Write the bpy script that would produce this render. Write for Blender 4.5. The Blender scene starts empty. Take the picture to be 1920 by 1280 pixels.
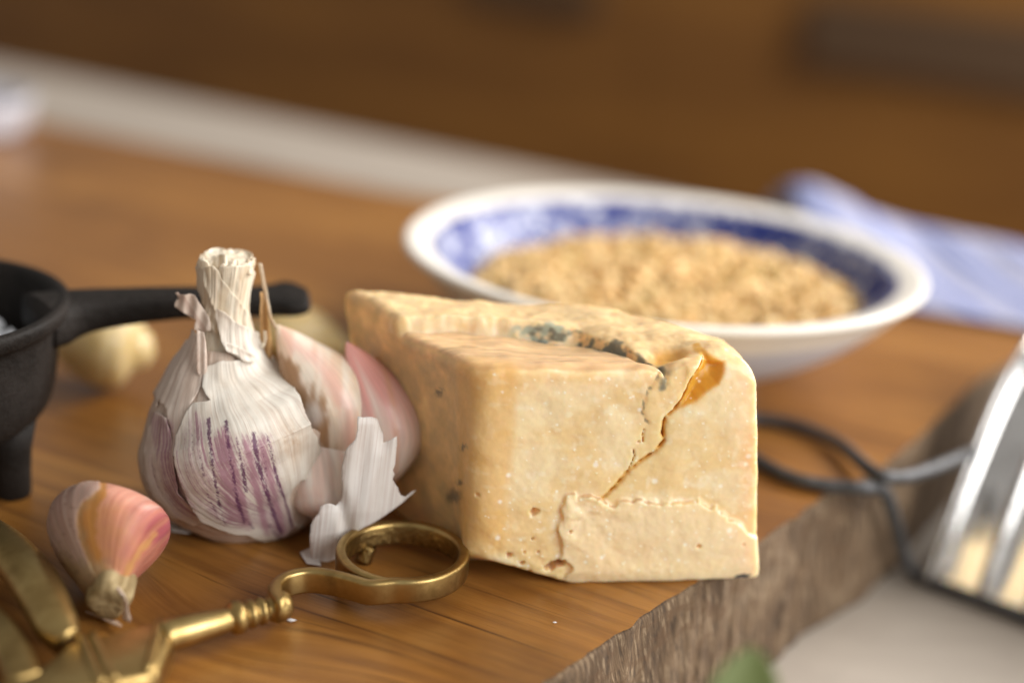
import bpy, math, random
import numpy as np
from mathutils import Vector, geometry
from numpy import array as A
R_ = math.radians
rnd = random.Random(7)
rng = np.random.default_rng(7)
scene = bpy.context.scene
COL = scene.collection
S = 0.001                                   # everything below is written in millimetres

# ------------------------------------------------------------------ camera, world, lights
PITCH, ROLL, CAMH = 20.0, 4.0, 157.0
FPX = 50 / 36 * 1920
_p, _r = R_(PITCH), R_(ROLL)
FW = A([0, math.cos(_p), -math.sin(_p)]); UP0 = A([0, math.sin(_p), math.cos(_p)]); RT0 = A([1.0, 0, 0])
RT = RT0 * math.cos(_r) + UP0 * math.sin(_r); UP = -RT0 * math.sin(_r) + UP0 * math.cos(_r)
CAM = A([0, 0, CAMH])
cam_d = bpy.data.cameras.new('camera'); cam = bpy.data.objects.new('camera', cam_d); COL.objects.link(cam)
cam_d.lens = 50; cam_d.sensor_width = 36; cam_d.sensor_fit = 'HORIZONTAL'
cam_d.clip_start = 0.01; cam_d.clip_end = 60
cam_d.dof.use_dof = True; cam_d.dof.focus_distance = 0.302; cam_d.dof.aperture_fstop = 3.5
from mathutils import Matrix
cam.matrix_world = Matrix(((RT[0], UP[0], -FW[0], 0), (RT[1], UP[1], -FW[1], 0), (RT[2], UP[2], -FW[2], CAMH * S), (0, 0, 0, 1)))
scene.camera = cam
scene.view_settings.view_transform = 'Standard'; scene.view_settings.look = 'None'
scene.view_settings.exposure = 0.0; scene.view_settings.gamma = 1.0
scene.render.engine = 'CYCLES'
scene.cycles.use_denoising = True
scene.cycles.max_bounces = 8; scene.cycles.transmission_bounces = 6

world = bpy.data.worlds.new('World'); scene.world = world; world.use_nodes = True
wb = world.node_tree.nodes['Background']
wb.inputs[0].default_value = (0.95, 0.90, 0.84, 1); wb.inputs[1].default_value = 0.38

def area_light(name, loc, target, size, power, color):
    d = bpy.data.lights.new(name, 'AREA'); d.shape = 'RECTANGLE'; d.size, d.size_y = size; d.energy = power; d.color = color
    o = bpy.data.objects.new(name, d); COL.objects.link(o); o.location = loc
    o.rotation_euler = (Vector(target) - Vector(loc)).to_track_quat('-Z', 'Y').to_euler()
    return o
area_light('window_light', (1.75, -0.80, 1.12), (0.0, 0.33, 0.0), (1.7, 1.5), 58, (1.0, 0.985, 0.96))
area_light('side_window_light', (1.15, 1.0, 0.80), (-0.15, 0.75, 0.0), (0.9, 0.9), 42, (1.0, 0.97, 0.93))

# ------------------------------------------------------------------ view helpers (used to measure the photo)
def proj(P):
    v = np.asarray(P, float) - CAM; d = v @ FW
    return np.stack([960 + FPX * (v @ RT) / d, 640 - FPX * (v @ UP) / d], -1)
def ray(x, y):
    x = np.asarray(x, float)[..., None]; y = np.asarray(y, float)[..., None]
    return FW + RT * (x - 960) / FPX + UP * (640 - y) / FPX
def onz(x, y, z):
    v = ray(x, y); return CAM + v * ((np.asarray(z, float)[..., None] - CAM[2]) / v[..., 2:3])
def ony(x, y, Y):
    v = ray(x, y); return CAM + v * (np.asarray(Y, float)[..., None] / v[..., 1:2])

# ------------------------------------------------------------------ numeric helpers
def _h(ix, iy, iz, seed):
    n = (ix * 73856093) ^ (iy * 19349663) ^ (iz * 83492791) ^ (seed * 2654435 + 1013)
    n = n & 0x7fffffff
    n = ((n >> 13) ^ n) * 60493 & 0x7fffffff
    n = (n * (n & 0xffff) * 15731 + 789221 + n * 1376312589) & 0x7fffffff
    return n / 0x7fffffff
def vn(P, seed=0):
    P = np.asarray(P, float); i = np.floor(P).astype(np.int64); f = P - i; f = f * f * (3 - 2 * f)
    r = 0
    for a in (0, 1):
        for b in (0, 1):
            for c in (0, 1):
                w = (f[..., 0] if a else 1 - f[..., 0]) * (f[..., 1] if b else 1 - f[..., 1]) * (f[..., 2] if c else 1 - f[..., 2])
                r = r + w * _h(i[..., 0] + a, i[..., 1] + b, i[..., 2] + c, seed)
    return r * 2 - 1
def fbm(P, seed=0, oct=3):
    r = 0; a = 1.0; P = np.asarray(P, float)
    for k in range(oct):
        r = r + a * vn(P * 2 ** k + 17.3 * k, seed + k); a *= .5
    return r
def vn1(x, seed=0):
    x = np.asarray(x, float); return vn(np.stack([x, 0 * x + .5, 0 * x + .5], -1), seed)
def ss(a, b, x):
    t = np.clip((x - a) / (b - a), 0, 1); return t * t * (3 - 2 * t)
def segdist(P, pts, closed=False):
    P = np.asarray(P, float); best = np.full(P.shape[:-1], 1e9); n = len(pts)
    for k in range(n if closed else n - 1):
        a = A(pts[k], float); b = A(pts[(k + 1) % n], float); ab = b - a
        t = np.clip(((P - a) @ ab) / (ab @ ab + 1e-12), 0, 1)
        best = np.minimum(best, np.linalg.norm(P - a - t[..., None] * ab, axis=-1))
    return best
def inpoly(P, pts):
    P = np.asarray(P, float); r = np.zeros(P.shape[:-1], bool); n = len(pts)
    for k in range(n):
        x1, y1 = pts[k]; x2, y2 = pts[(k + 1) % n]
        c = ((y1 > P[..., 1]) != (y2 > P[..., 1]))
        r ^= c & (P[..., 0] < (x2 - x1) * (P[..., 1] - y1) / ((y2 - y1) if y2 != y1 else 1e-9) + x1)
    return r
def sdpoly(P, pts):
    d = segdist(P, pts, True); return np.where(inpoly(P, pts), -d, d)
def smax(a, b, k):
    h = np.clip(.5 - .5 * (b - a) / k, 0, 1); return b * (1 - h) + a * h + k * h * (1 - h)
def cr(pts, n):
    """Catmull-Rom through pts, n samples a span"""
    p = A(pts, float); q = np.vstack([2 * p[0] - p[1], p, 2 * p[-1] - p[-2]]); out = []
    for i in range(1, len(q) - 2):
        t = np.linspace(0, 1, n, endpoint=False)[:, None]
        a, b, c, d = q[i - 1], q[i], q[i + 1], q[i + 2]
        out.append(.5 * ((2 * b) + (c - a) * t + (2 * a - 5 * b + 4 * c - d) * t ** 2 + (3 * b - a - 3 * c + d) * t ** 3))
    out.append(p[-1:]); return np.vstack(out)
def cubic(xs, ys, x):
    """smooth interpolation (Catmull-Rom in 1-D, uneven knots)"""
    xs = A(xs, float); ys = A(ys, float); m = np.gradient(ys, xs, axis=0); x = np.asarray(x, float)
    i = np.clip(np.searchsorted(xs, x) - 1, 0, len(xs) - 2); h = xs[i + 1] - xs[i]; t = (x - xs[i]) / h
    if ys.ndim > 1: t = t[..., None]; h = h[..., None]
    return ((2 * t ** 3 - 3 * t ** 2 + 1) * ys[i] + (t ** 3 - 2 * t ** 2 + t) * h * m[i] + (-2 * t ** 3 + 3 * t ** 2) * ys[i + 1] + (t ** 3 - t ** 2) * h * m[i + 1])

# ------------------------------------------------------------------ objects
def thing(name, label, cat, loc, group=None):
    o = bpy.data.objects.new(name, None); COL.objects.link(o); o.empty_display_size = .01
    o.location = A(loc, float) * S; o['label'] = label; o['category'] = cat
    if group: o['group'] = group
    return o
def tag(o, label=None, cat=None, group=None, kind=None):
    for k, v in (('label', label), ('category', cat), ('group', group), ('kind', kind)):
        if v: o[k] = v
    return o
def mk(name, V, F, mat, parent=None, smooth=True, uv=None, attrs=None, cols=None, solid=0, mats=None, fmat=None, base=None):
    V = np.asarray(V, float) * S
    org = A(parent.location[:]) if parent is not None else (A(base, float) * S if base is not None else np.zeros(3))
    if parent is not None and parent.parent is not None: org = org + A(parent.parent.location[:])
    me = bpy.data.meshes.new(name)
    me.from_pydata((V - org).tolist() if len(V) < 50000 else V - org, [], F if isinstance(F, list) else F.tolist())
    if smooth: me.polygons.foreach_set('use_smooth', np.ones(len(me.polygons), bool))
    for m in (mats or [mat]): me.materials.append(m)
    if fmat is not None: me.polygons.foreach_set('material_index', np.asarray(fmat, np.int32))
    if uv is not None:
        l = me.uv_layers.new(name='UVMap'); vi = np.zeros(len(me.loops), np.int32); me.loops.foreach_get('vertex_index', vi)
        l.data.foreach_set('uv', np.asarray(uv, np.float32)[vi].ravel())
    for k, v in (attrs or {}).items():
        a = me.attributes.new(k, 'FLOAT', 'POINT'); a.data.foreach_set('value', np.asarray(v, np.float32))
    for k, v in (cols or {}).items():
        a = me.attributes.new(k, 'FLOAT_COLOR', 'POINT'); v = np.asarray(v, np.float32)
        a.data.foreach_set('color', np.hstack([v, np.ones((len(v), 1), np.float32)]).ravel())
    me.update()
    o = bpy.data.objects.new(name, me); COL.objects.link(o)
    if parent is not None: o.parent = parent
    else: o.location = org
    if solid:
        md = o.modifiers.new('thickness', 'SOLIDIFY'); md.thickness = solid * S; md.offset = 0
    return o
def grid_faces(nu, nv, wrap=False):
    """nu rows, nv columns"""
    i = np.arange(nu - 1)[:, None]; j = np.arange(nv if wrap else nv - 1)[None, :]
    a = i * nv + j; b = i * nv + (j + 1) % nv
    return np.stack([a, b, b + nv, a + nv], -1).reshape(-1, 4)
def lathe(name, prof, mat, parent=None, c=(0, 0, 0), seg=96, axis=None, up=None, jig=None, **k):
    """profile (r, h) revolved around an axis through c"""
    prof = A(prof, float); z = A(axis if axis is not None else (0, 0, 1), float); z = z / np.linalg.norm(z)
    x = np.cross(A([0, 1.0, 0.1]) if abs(z[1]) < .9 else A([1.0, 0, 0]), z); x /= np.linalg.norm(x); y = np.cross(z, x)
    t = np.linspace(0, 2 * np.pi, seg, endpoint=False)
    r = prof[:, 0][:, None] * np.ones(seg); h = prof[:, 1][:, None] * np.ones(seg)
    if jig: r, h = jig(r, h, t)
    P = A(c) + r[..., None] * (np.cos(t)[:, None] * x + np.sin(t)[:, None] * y) + h[..., None] * z
    return mk(name, P.reshape(-1, 3), grid_faces(len(prof), seg, True), mat, parent, **k)
def sweep(name, path, sec, mat, parent=None, upv=(0, 0, 1), closed=False, scale=None, cap=True, **k):
    """section (list of (side, up)) carried along a path"""
    path = A(path, float); n = len(path); sec = A(sec, float); m = len(sec)
    T = np.roll(path, -1, 0) - np.roll(path, 1, 0) if closed else np.gradient(path, axis=0)
    T /= np.linalg.norm(T, axis=1)[:, None] + 1e-12
    u = A(upv, float); side = np.cross(T, u); side /= np.linalg.norm(side, axis=1)[:, None] + 1e-12
    upp = np.cross(side, T)
    sc = np.ones((n, 2)) if scale is None else A(scale, float).reshape(n, 2)
    V = path[:, None] + sec[None, :, 0:1] * sc[:, None, 0:1] * side[:, None] + sec[None, :, 1:2] * sc[:, None, 1:2] * upp[:, None]
    F = grid_faces(n + 1, m, True) % (n * m) if closed else grid_faces(n, m, True)
    F = F[:, ::-1].tolist()
    if not closed and cap: F += [list(range(m)), list(range((n - 1) * m, n * m))[::-1]]
    return mk(name, V.reshape(-1, 3), F, mat, parent, **k)
def circ(r, n=14): return [(r * math.cos(2 * math.pi * i / n), r * math.sin(2 * math.pi * i / n)) for i in range(n)]
def rrect(w, h, r, n=4):
    out = []
    for cx, cy, a0 in ((w / 2 - r, h / 2 - r, 0), (-w / 2 + r, h / 2 - r, 90), (-w / 2 + r, -h / 2 + r, 180), (w / 2 - r, -h / 2 + r, 270)):
        for i in range(n + 1):
            a = R_(a0 + 90 * i / n); out.append((cx + r * math.cos(a), cy + r * math.sin(a)))
    return out
def cdt(outline, step, jit=.25):
    """triangulate the inside of an outline with an even net of points"""
    o = A(outline, float); lo, hi = o.min(0), o.max(0)
    gx = np.arange(lo[0], hi[0], step); gy = np.arange(lo[1], hi[1], step * .87)
    X, Y = np.meshgrid(gx, gy); X[1::2] += step / 2
    G = np.stack([X, Y], -1).reshape(-1, 2) + rng.uniform(-jit, jit, (X.size, 2)) * step
    G = G[inpoly(G, o)]; G = G[segdist(G, o, True) > step * .45]
    pts = [Vector(q) for q in np.vstack([o, G])]; n = len(o)
    v, e, f, *_ = geometry.delaunay_2d_cdt(pts, [], [list(range(n))], 1, 1e-7)
    return A([(q[0], q[1]) for q in v]), [list(q) for q in f]
def rough_outline(pts, step, amp, seed=0, freq=.12):
    """resample a closed outline and fray it"""
    p = A(pts, float); out = []
    for k in range(len(p)):
        a, b = p[k], p[(k + 1) % len(p)]; L = np.linalg.norm(b - a); n = max(1, int(L / step))
        for i in range(n): out.append(a + (b - a) * i / n)
    o = A(out); t = np.roll(o, -1, 0) - np.roll(o, 1, 0); t /= np.linalg.norm(t, axis=1)[:, None] + 1e-9
    nn = np.stack([-t[:, 1], t[:, 0]], -1); q = np.column_stack([o * freq, np.zeros(len(o)) + seed * 3.7])
    return o + nn * (amp * fbm(q, seed, 3))[:, None]

class Surf:
    """a bulging sheath round a bent axis: pos(theta, t, offset); theta 0 faces the camera"""
    def __init__(s, tk, axis, rk, lobes=lambda th, t: 0 * th, sq=None):
        s.tk, s.axis, s.rk, s.lobes = tk, axis, rk, lobes
        s.t0, s.t1 = tk[0], tk[-1]; s.tab = None
    def frame(s, t):
        c = cubic(s.tk, s.axis, t); e = 1e-3
        T = cubic(s.tk, s.axis, np.clip(t + e, s.t0, s.t1)) - cubic(s.tk, s.axis, np.clip(t - e, s.t0, s.t1))
        T /= np.linalg.norm(T, axis=-1)[..., None]
        w = CAM - A([-60, 298, 20]); w = w / np.linalg.norm(w)
        e1 = w - (T @ w)[..., None] * T; e1 /= np.linalg.norm(e1, axis=-1)[..., None]
        return c, T, e1, np.cross(T, e1)
    def pos(s, th, t, off=0):
        th = np.asarray(th, float); t = np.asarray(t, float); c, T, e1, e2 = s.frame(np.clip(t, s.t0, s.t1))
        r = cubic(s.tk, s.rk, np.clip(t, s.t0, s.t1)) * (1 + s.lobes(th, t)) + off
        return c + r[..., None] * (np.cos(th)[..., None] * e1 + np.sin(th)[..., None] * e2)
    def inv(s, pts):
        if s.tab is None:
            th, t = np.meshgrid(np.linspace(-1.62, 1.62, 420), np.linspace(s.t0, s.t1, 420))
            s.tab = (th.ravel(), t.ravel(), proj(s.pos(th.ravel(), t.ravel())))
        out = []
        for p in pts:
            k = np.argmin(((s.tab[2] - A(p)) ** 2).sum(1)); out.append((s.tab[0][k], s.tab[1][k]))
        return A(out)

# ------------------------------------------------------------------ node helpers
def mat(name):
    m = bpy.data.materials.new(name); m.use_nodes = True; nt = m.node_tree
    return m, nt, nt.nodes['Principled BSDF'], nt.nodes['Material Output']
def nd(nt, typ, **k):
    n = nt.nodes.new(typ)
    for a, v in k.items():
        if a == 'i':
            for q, w in v.items():
                if isinstance(w, bpy.types.NodeSocket): nt.links.new(w, n.inputs[q])
                else: n.inputs[q].default_value = w
        else: setattr(n, a, v)
    return n
def L(nt, a, b): nt.links.new(a, b)
def noise(nt, vec, scale, detail=4, rough=.55, dist=0, dim='3D'):
    return nd(nt, 'ShaderNodeTexNoise', noise_dimensions=dim, i={'Vector': vec, 'Scale': scale, 'Detail': detail, 'Roughness': rough, 'Distortion': dist}).outputs[0]
def mapping(nt, vec, scale=(1, 1, 1), rot=(0, 0, 0), loc=(0, 0, 0)):
    return nd(nt, 'ShaderNodeMapping', i={'Vector': vec, 'Scale': scale, 'Rotation': rot, 'Location': loc}).outputs[0]
def ramp(nt, fac, stops, interp='LINEAR'):
    n = nd(nt, 'ShaderNodeValToRGB', i={'Fac': fac}); n.color_ramp.interpolation = interp
    el = n.color_ramp.elements
    while len(el) < len(stops): el.new(.5)
    for e, (p, c) in zip(el, stops): e.position = p; e.color = (*c, 1) if len(c) == 3 else c
    return n.outputs[0]
def math_(nt, op, a, b=0.0, c=0.0, clamp=False):
    return nd(nt, 'ShaderNodeMath', operation=op, use_clamp=clamp, i={0: a, 1: b, 2: c}).outputs[0]
def mix(nt, fac, a, b, mode='MIX'):
    n = nd(nt, 'ShaderNodeMix', data_type='RGBA', blend_type=mode)
    for k, v in ((0, fac), (6, a), (7, b)):
        if isinstance(v, bpy.types.NodeSocket): L(nt, v, n.inputs[k])
        else: n.inputs[k].default_value = (*v, 1) if isinstance(v, tuple) and len(v) == 3 else v
    return n.outputs[2]
def mrange(nt, v, a, b, c=0., d=1., smooth=False):
    return nd(nt, 'ShaderNodeMapRange', interpolation_type='SMOOTHSTEP' if smooth else 'LINEAR', i={0: v, 1: a, 2: b, 3: c, 4: d}).outputs[0]
def bump(nt, h, dist, strength=1.0, normal=None):
    n = nd(nt, 'ShaderNodeBump', i={'Height': h, 'Distance': dist * S, 'Strength': strength})
    if normal is not None: L(nt, normal, n.inputs['Normal'])
    return n.outputs[0]
def objco(nt): return nd(nt, 'ShaderNodeTexCoord').outputs['Object']
def attr(nt, name, out=2): return nd(nt, 'ShaderNodeAttribute', attribute_name=name).outputs[out]
def setp(b, **k):
    for q, w in k.items():
        q = q.replace('_', ' ')
        if isinstance(w, bpy.types.NodeSocket): b.id_data.links.new(w, b.inputs[q])
        else: b.inputs[q].default_value = (*w, 1) if isinstance(w, tuple) and len(w) == 3 and q != 'Subsurface Radius' else w

# ------------------------------------------------------------------ materials
GR = math.atan2(-0.46, 0.89)                 # grain direction of the board
def wood_mat():
    m, nt, b, o = mat('board_wood'); co = objco(nt)
    v = mapping(nt, co, rot=(0, 0, -GR))
    # a knot bends the grain
    kx, ky = A([-62.0, 248.0]) * S; kk = A([math.cos(-GR) * kx - math.sin(-GR) * ky, math.sin(-GR) * kx + math.cos(-GR) * ky])
    def knot(v, kk, r, amp):
        d = nd(nt, 'ShaderNodeVectorMath', operation='SUBTRACT', i={0: v, 1: (kk[0], kk[1], 0)}).outputs[0]
        d = nd(nt, 'ShaderNodeVectorMath', operation='MULTIPLY', i={0: d, 1: (.45, 1, 0)}).outputs[0]
        d2 = nd(nt, 'ShaderNodeVectorMath', operation='DOT_PRODUCT', i={0: d, 1: d}).outputs['Value']
        e = math_(nt, 'EXPONENT', math_(nt, 'MULTIPLY', d2, -1 / (r * S) ** 2))
        return math_(nt, 'MULTIPLY', e, amp * S)
    sep = nd(nt, 'ShaderNodeSeparateXYZ', i={0: v}).outputs
    k1 = knot(v, kk, 16, 13)
    kq = A([35.0, 300.0]) * S; kq = A([math.cos(-GR) * kq[0] - math.sin(-GR) * kq[1], math.sin(-GR) * kq[0] + math.cos(-GR) * kq[1]])
    k2 = knot(v, kq, 30, 9)
    y = math_(nt, 'ADD', sep[1], math_(nt, 'ADD', k1, k2))
    vv = nd(nt, 'ShaderNodeCombineXYZ', i={0: sep[0], 1: y, 2: sep[2]}).outputs[0]
    warp = noise(nt, mapping(nt, vv, (9, 26, 9)), 1.0, 3, .5)
    ph = math_(nt, 'ADD', math_(nt, 'MULTIPLY', y, 760), math_(nt, 'MULTIPLY', warp, 15))
    ring = math_(nt, 'ADD', math_(nt, 'MULTIPLY', math_(nt, 'SINE', ph), .5), .5)
    ring = math_(nt, 'POWER', ring, 3.0)
    lines = noise(nt, mapping(nt, vv, (16, 420, 60)), 1.0, 5, .6)
    fib = noise(nt, mapping(nt, vv, (60, 2600, 300)), 1.0, 3, .6)
    broad = noise(nt, mapping(nt, vv, (6, 26, 10), loc=(.3, .1, 0)), 1.0, 5, .6, .6)
    c = ramp(nt, broad, [(.30, (.11, .041, .0075)), (.5, (.24, .098, .019)), (.70, (.375, .172, .038))])
    c = mix(nt, math_(nt, 'MULTIPLY', ring, .42), c, (.10, .033, .008))
    c = mix(nt, mrange(nt, lines, .52, .76, 0, .62, True), c, (.085, .028, .007))
    c = mix(nt, mrange(nt, fib, .35, .7, 0, .18), c, (.52, .25, .07))
    st = noise(nt, mapping(nt, vv, (11, 900, 80), loc=(2, 1, 0)), 1.0, 4, .65)
    c = mix(nt, mrange(nt, st, .57, .68, 0, .85, True), c, (.05, .017, .005))
    blot = noise(nt, co, 26, 4, .6); c = mix(nt, mrange(nt, blot, .52, .72, 0, .35, True), c, (.11, .04, .010))
    dk = knot(v, kk, 4.2, 1000)
    c = mix(nt, math_(nt, 'MULTIPLY', dk, .75, clamp=True), c, (.045, .017, .006))
    setp(b, Base_Color=c, Roughness=mrange(nt, lines, .3, .7, .26, .42), Normal=bump(nt, math_(nt, 'ADD', fib, math_(nt, 'MULTIPLY', lines, .7)), .06, .5))
    b.inputs['Specular IOR Level'].default_value = .45
    return m
def endgrain_mat():
    m, nt, b, o = mat('weathered_end_grain'); co = objco(nt)
    v = mapping(nt, co, rot=(0, 0, -math.atan2(.76, .65)))
    v2 = mapping(nt, v, rot=(0, R_(18), 0))
    n1 = noise(nt, mapping(nt, v2, (900, 900, 130)), 1.0, 5, .65, .4)
    n2 = noise(nt, mapping(nt, v, (60, 60, 45)), 1.0, 4, .6, .5)
    c = ramp(nt, n2, [(.3, (.060, .033, .015)), (.52, (.135, .083, .043)), (.72, (.20, .140, .085))])
    c = mix(nt, mrange(nt, n1, .38, .5, .6, 0, True), c, (.022, .012, .006))
    c = mix(nt, mrange(nt, n1, .54, .68, 0, .5, True), c, (.46, .345, .22))
    crk = noise(nt, mapping(nt, v, (28, 28, 110), loc=(0, 0, .4)), 1.0, 3, .5, .3)
    c = mix(nt, mrange(nt, math_(nt, 'ABSOLUTE', math_(nt, 'SUBTRACT', crk, .47)), 0, .022, .55, 0), c, (.1, .05, .02))
    setp(b, Base_Color=c, Roughness=.85, Normal=bump(nt, math_(nt, 'ADD', n1, n2), .5, .8))
    return m
def simple(name, col, rough=.5, metal=0, **k):
    m, nt, b, o = mat(name); setp(b, Base_Color=col, Roughness=rough, Metallic=metal, **k); return m
def table_mat():
    m, nt, b, o = mat('table_paint'); co = objco(nt)
    n = noise(nt, mapping(nt, co, (6, 30, 6), rot=(0, 0, .5)), 1.0, 4)
    c = ramp(nt, n, [(.3, (.30, .255, .21)), (.7, (.41, .355, .30))])
    n2 = noise(nt, co, 45, 3); c = mix(nt, mrange(nt, n2, .5, .8, 0, .35), c, (.25, .21, .18))
    setp(b, Base_Color=c, Roughness=.55); return m
def cabinet_mat():
    m, nt, b, o = mat('cabinet_wood'); co = objco(nt)
    n = noise(nt, mapping(nt, co, (2.2, 2.2, 14)), 1.0, 4, .55, .3)
    c = ramp(nt, n, [(.3, (.13, .052, .0085)), (.55, (.185, .078, .0125)), (.75, (.235, .103, .019))])
    setp(b, Base_Color=c, Roughness=.5); return m
def skin_mat(name, base, pale, streak=.5, purple=True, trans=.25):
    """papery garlic skin: fine fibres along the sheath, purple where the attribute says"""
    m, nt, b, o = mat(name); uv = nd(nt, 'ShaderNodeUVMap', uv_map='UVMap').outputs[0]
    f1 = noise(nt, mapping(nt, uv, (19, 1.3, 1)), 1.0, 4, .62)
    f2 = noise(nt, mapping(nt, uv, (52, 2.2, 1)), 1.0, 3, .6)
    bl = noise(nt, mapping(nt, uv, (2.2, 4.5, 1)), 1.0, 4, .6, .4)
    c = mix(nt, mrange(nt, bl, .35, .65), base, pale)
    c = mix(nt, mrange(nt, f1, .48, .72, 0, streak, True), c, tuple(x * .70 * y for x, y in zip(base, (1, .82, .78))))
    c = mix(nt, mrange(nt, f2, .50, .68, 0, .5), c, tuple(min(1, x * 1.07) for x in pale))
    c = mix(nt, mrange(nt, f2, .46, .32, 0, .45), c, tuple(x * .70 * y for x, y in zip(base, (1, .84, .80))))
    br = attr(nt, 'brown'); sp0 = noise(nt, mapping(nt, uv, (14, 9, 1)), 1.0, 5, .65)
    c = mix(nt, math_(nt, 'MULTIPLY', br, mrange(nt, sp0, .3, .6), clamp=True), c, (.50, .27, .10))
    if purple:
        sp = noise(nt, mapping(nt, uv, (48, 40, 1)), 1.0, 3, .7)
        pa = attr(nt, 'purple'); pk = attr(nt, 'pink')
        fl_ = math_(nt, 'ADD', math_(nt, 'MULTIPLY', math_(nt, 'SUBTRACT', sp, .5), .8), math_(nt, 'MULTIPLY', math_(nt, 'SUBTRACT', f2, .5), 2.4))
        on = mrange(nt, pk, .03, .25, 0, 1)
        c = mix(nt, math_(nt, 'MULTIPLY', on, mrange(nt, math_(nt, 'ADD', pk, fl_), -.06, .82, 0, .88, True)), c, (.40, .185, .245))
        c = mix(nt, mrange(nt, math_(nt, 'ADD', pa, math_(nt, 'MULTIPLY', math_(nt, 'SUBTRACT', sp, .5), 2.1)), .25, .95, 0, .88, True), c, (.13, .035, .10))
    h = math_(nt, 'ADD', math_(nt, 'MULTIPLY', f1, .8), math_(nt, 'MULTIPLY', f2, .35))
    setp(b, Base_Color=c, Roughness=.46, Normal=bump(nt, h, .16, .8))
    b.inputs['Specular IOR Level'].default_value = .35
    tr = nd(nt, 'ShaderNodeBsdfTranslucent', i={'Color': c})
    ms = nd(nt, 'ShaderNodeMixShader', i={0: trans, 1: b.outputs[0], 2: tr.outputs[0]})
    L(nt, ms.outputs[0], o.inputs[0]); return m
def colattr_mat(name, rough=.4, sss=.3, rad=(1.6, .8, .35), scale=1.0, bumpd=.12, fib=None, spec=.5, coat=0, var=.13):
    m, nt, b, o = mat(name); c = attr(nt, 'tint', 0); co = objco(nt)
    n = noise(nt, co, 900, 4, .6); n2 = noise(nt, co, 2600, 2)
    if fib is not None:
        uv = nd(nt, 'ShaderNodeUVMap', uv_map='UVMap').outputs[0]
        n = noise(nt, mapping(nt, uv, fib), 1.0, 4, .6)
    c = mix(nt, 1.0, c, ramp(nt, n, [(.3, (1 - var, 1 - var, 1 - var)), (.7, (1 + var * .7,) * 3)]), 'MULTIPLY')
    setp(b, Base_Color=c, Roughness=rough, Subsurface_Weight=sss, Subsurface_Radius=rad, Subsurface_Scale=scale * S,
         Normal=bump(nt, math_(nt, 'ADD', n, math_(nt, 'MULTIPLY', n2, .4)), bumpd, .7))
    b.inputs['Specular IOR Level'].default_value = spec; b.inputs['Coat Weight'].default_value = coat
    return m
def brass_mat():
    m, nt, b, o = mat('aged_brass'); co = objco(nt)
    n = noise(nt, co, 130, 5, .6, .3); n2 = noise(nt, co, 900, 3, .6)
    c = ramp(nt, n, [(.28, (.24, .155, .055)), (.5, (.42, .29, .112)), (.75, (.55, .41, .175))])
    rough_in = attr(nt, 'cast')
    c = mix(nt, math_(nt, 'MULTIPLY', rough_in, mrange(nt, n2, .35, .65), clamp=True), c, (.13, .085, .03))
    h = math_(nt, 'MULTIPLY', math_(nt, 'ADD', n2, noise(nt, co, 420, 3)), math_(nt, 'ADD', math_(nt, 'MULTIPLY', rough_in, 1.0), .05))
    setp(b, Base_Color=c, Metallic=1.0, Roughness=mrange(nt, n, .3, .7, .42, .28), Normal=bump(nt, h, .5, .8)); return m
def iron_mat():
    m, nt, b, o = mat('cast_iron'); co = objco(nt); n = noise(nt, co, 420, 5, .65); n2 = noise(nt, co, 60, 5, .65)
    c = ramp(nt, n2, [(.3, (.006, .005, .0042)), (.7, (.022, .017, .014))])
    setp(b, Base_Color=c, Roughness=mrange(nt, n2, .3, .7, .5, .75), Normal=bump(nt, n, .7, .8)); b.inputs['Specular IOR Level'].default_value = .2; return m
def bowl_mat(cx, cy):
    m, nt, b, o = mat('blue_and_white_glaze'); co = objco(nt)
    s = nd(nt, 'ShaderNodeSeparateXYZ', i={0: co}).outputs
    r = math_(nt, 'SQRT', math_(nt, 'ADD', math_(nt, 'MULTIPLY', s[0], s[0]), math_(nt, 'MULTIPLY', s[1], s[1])))
    ang = math_(nt, 'ARCTAN2', s[1], s[0])
    pv = nd(nt, 'ShaderNodeCombineXYZ', i={0: math_(nt, 'MULTIPLY', ang, 1.0), 1: math_(nt, 'MULTIPLY', r, 40), 2: 0.0}).outputs[0]
    n1 = noise(nt, mapping(nt, pv, (7.5, 3.6, 1)), 1.0, 3, .6, .5)
    vor = nd(nt, 'ShaderNodeTexVoronoi', feature='DISTANCE_TO_EDGE', i={'Vector': mapping(nt, pv, (11, 7, 1)), 'Scale': 1.0}).outputs[0]
    n3 = noise(nt, mapping(nt, pv, (24, 16, 1)), 1.0, 4, .6, .8)
    band = math_(nt, 'MULTIPLY', mrange(nt, r, .0712, .0700, 0, 1), mrange(nt, r, .040, .044, 0, 1))
    up = mrange(nt, nd(nt, 'ShaderNodeSeparateXYZ', i={0: nd(nt, 'ShaderNodeNewGeometry').outputs['Normal']}).outputs[2], .0, .2, 0, 1)
    fl = math_(nt, 'MAXIMUM', mrange(nt, n1, .43, .51, 0, 1), mrange(nt, math_(nt, 'ADD', n3, math_(nt, 'MULTIPLY', vor, .25)), .47, .54, 0, .8))
    fac = math_(nt, 'MULTIPLY', math_(nt, 'MULTIPLY', band, fl), up, clamp=True)
    c = mix(nt, math_(nt, 'MULTIPLY', band, .75), (.84, .80, .73), (.55, .60, .74))
    c = mix(nt, fac, c, (.020, .034, .20))
    setp(b, Base_Color=c, Roughness=.34); b.inputs['Specular IOR Level'].default_value = .25; return m
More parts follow.
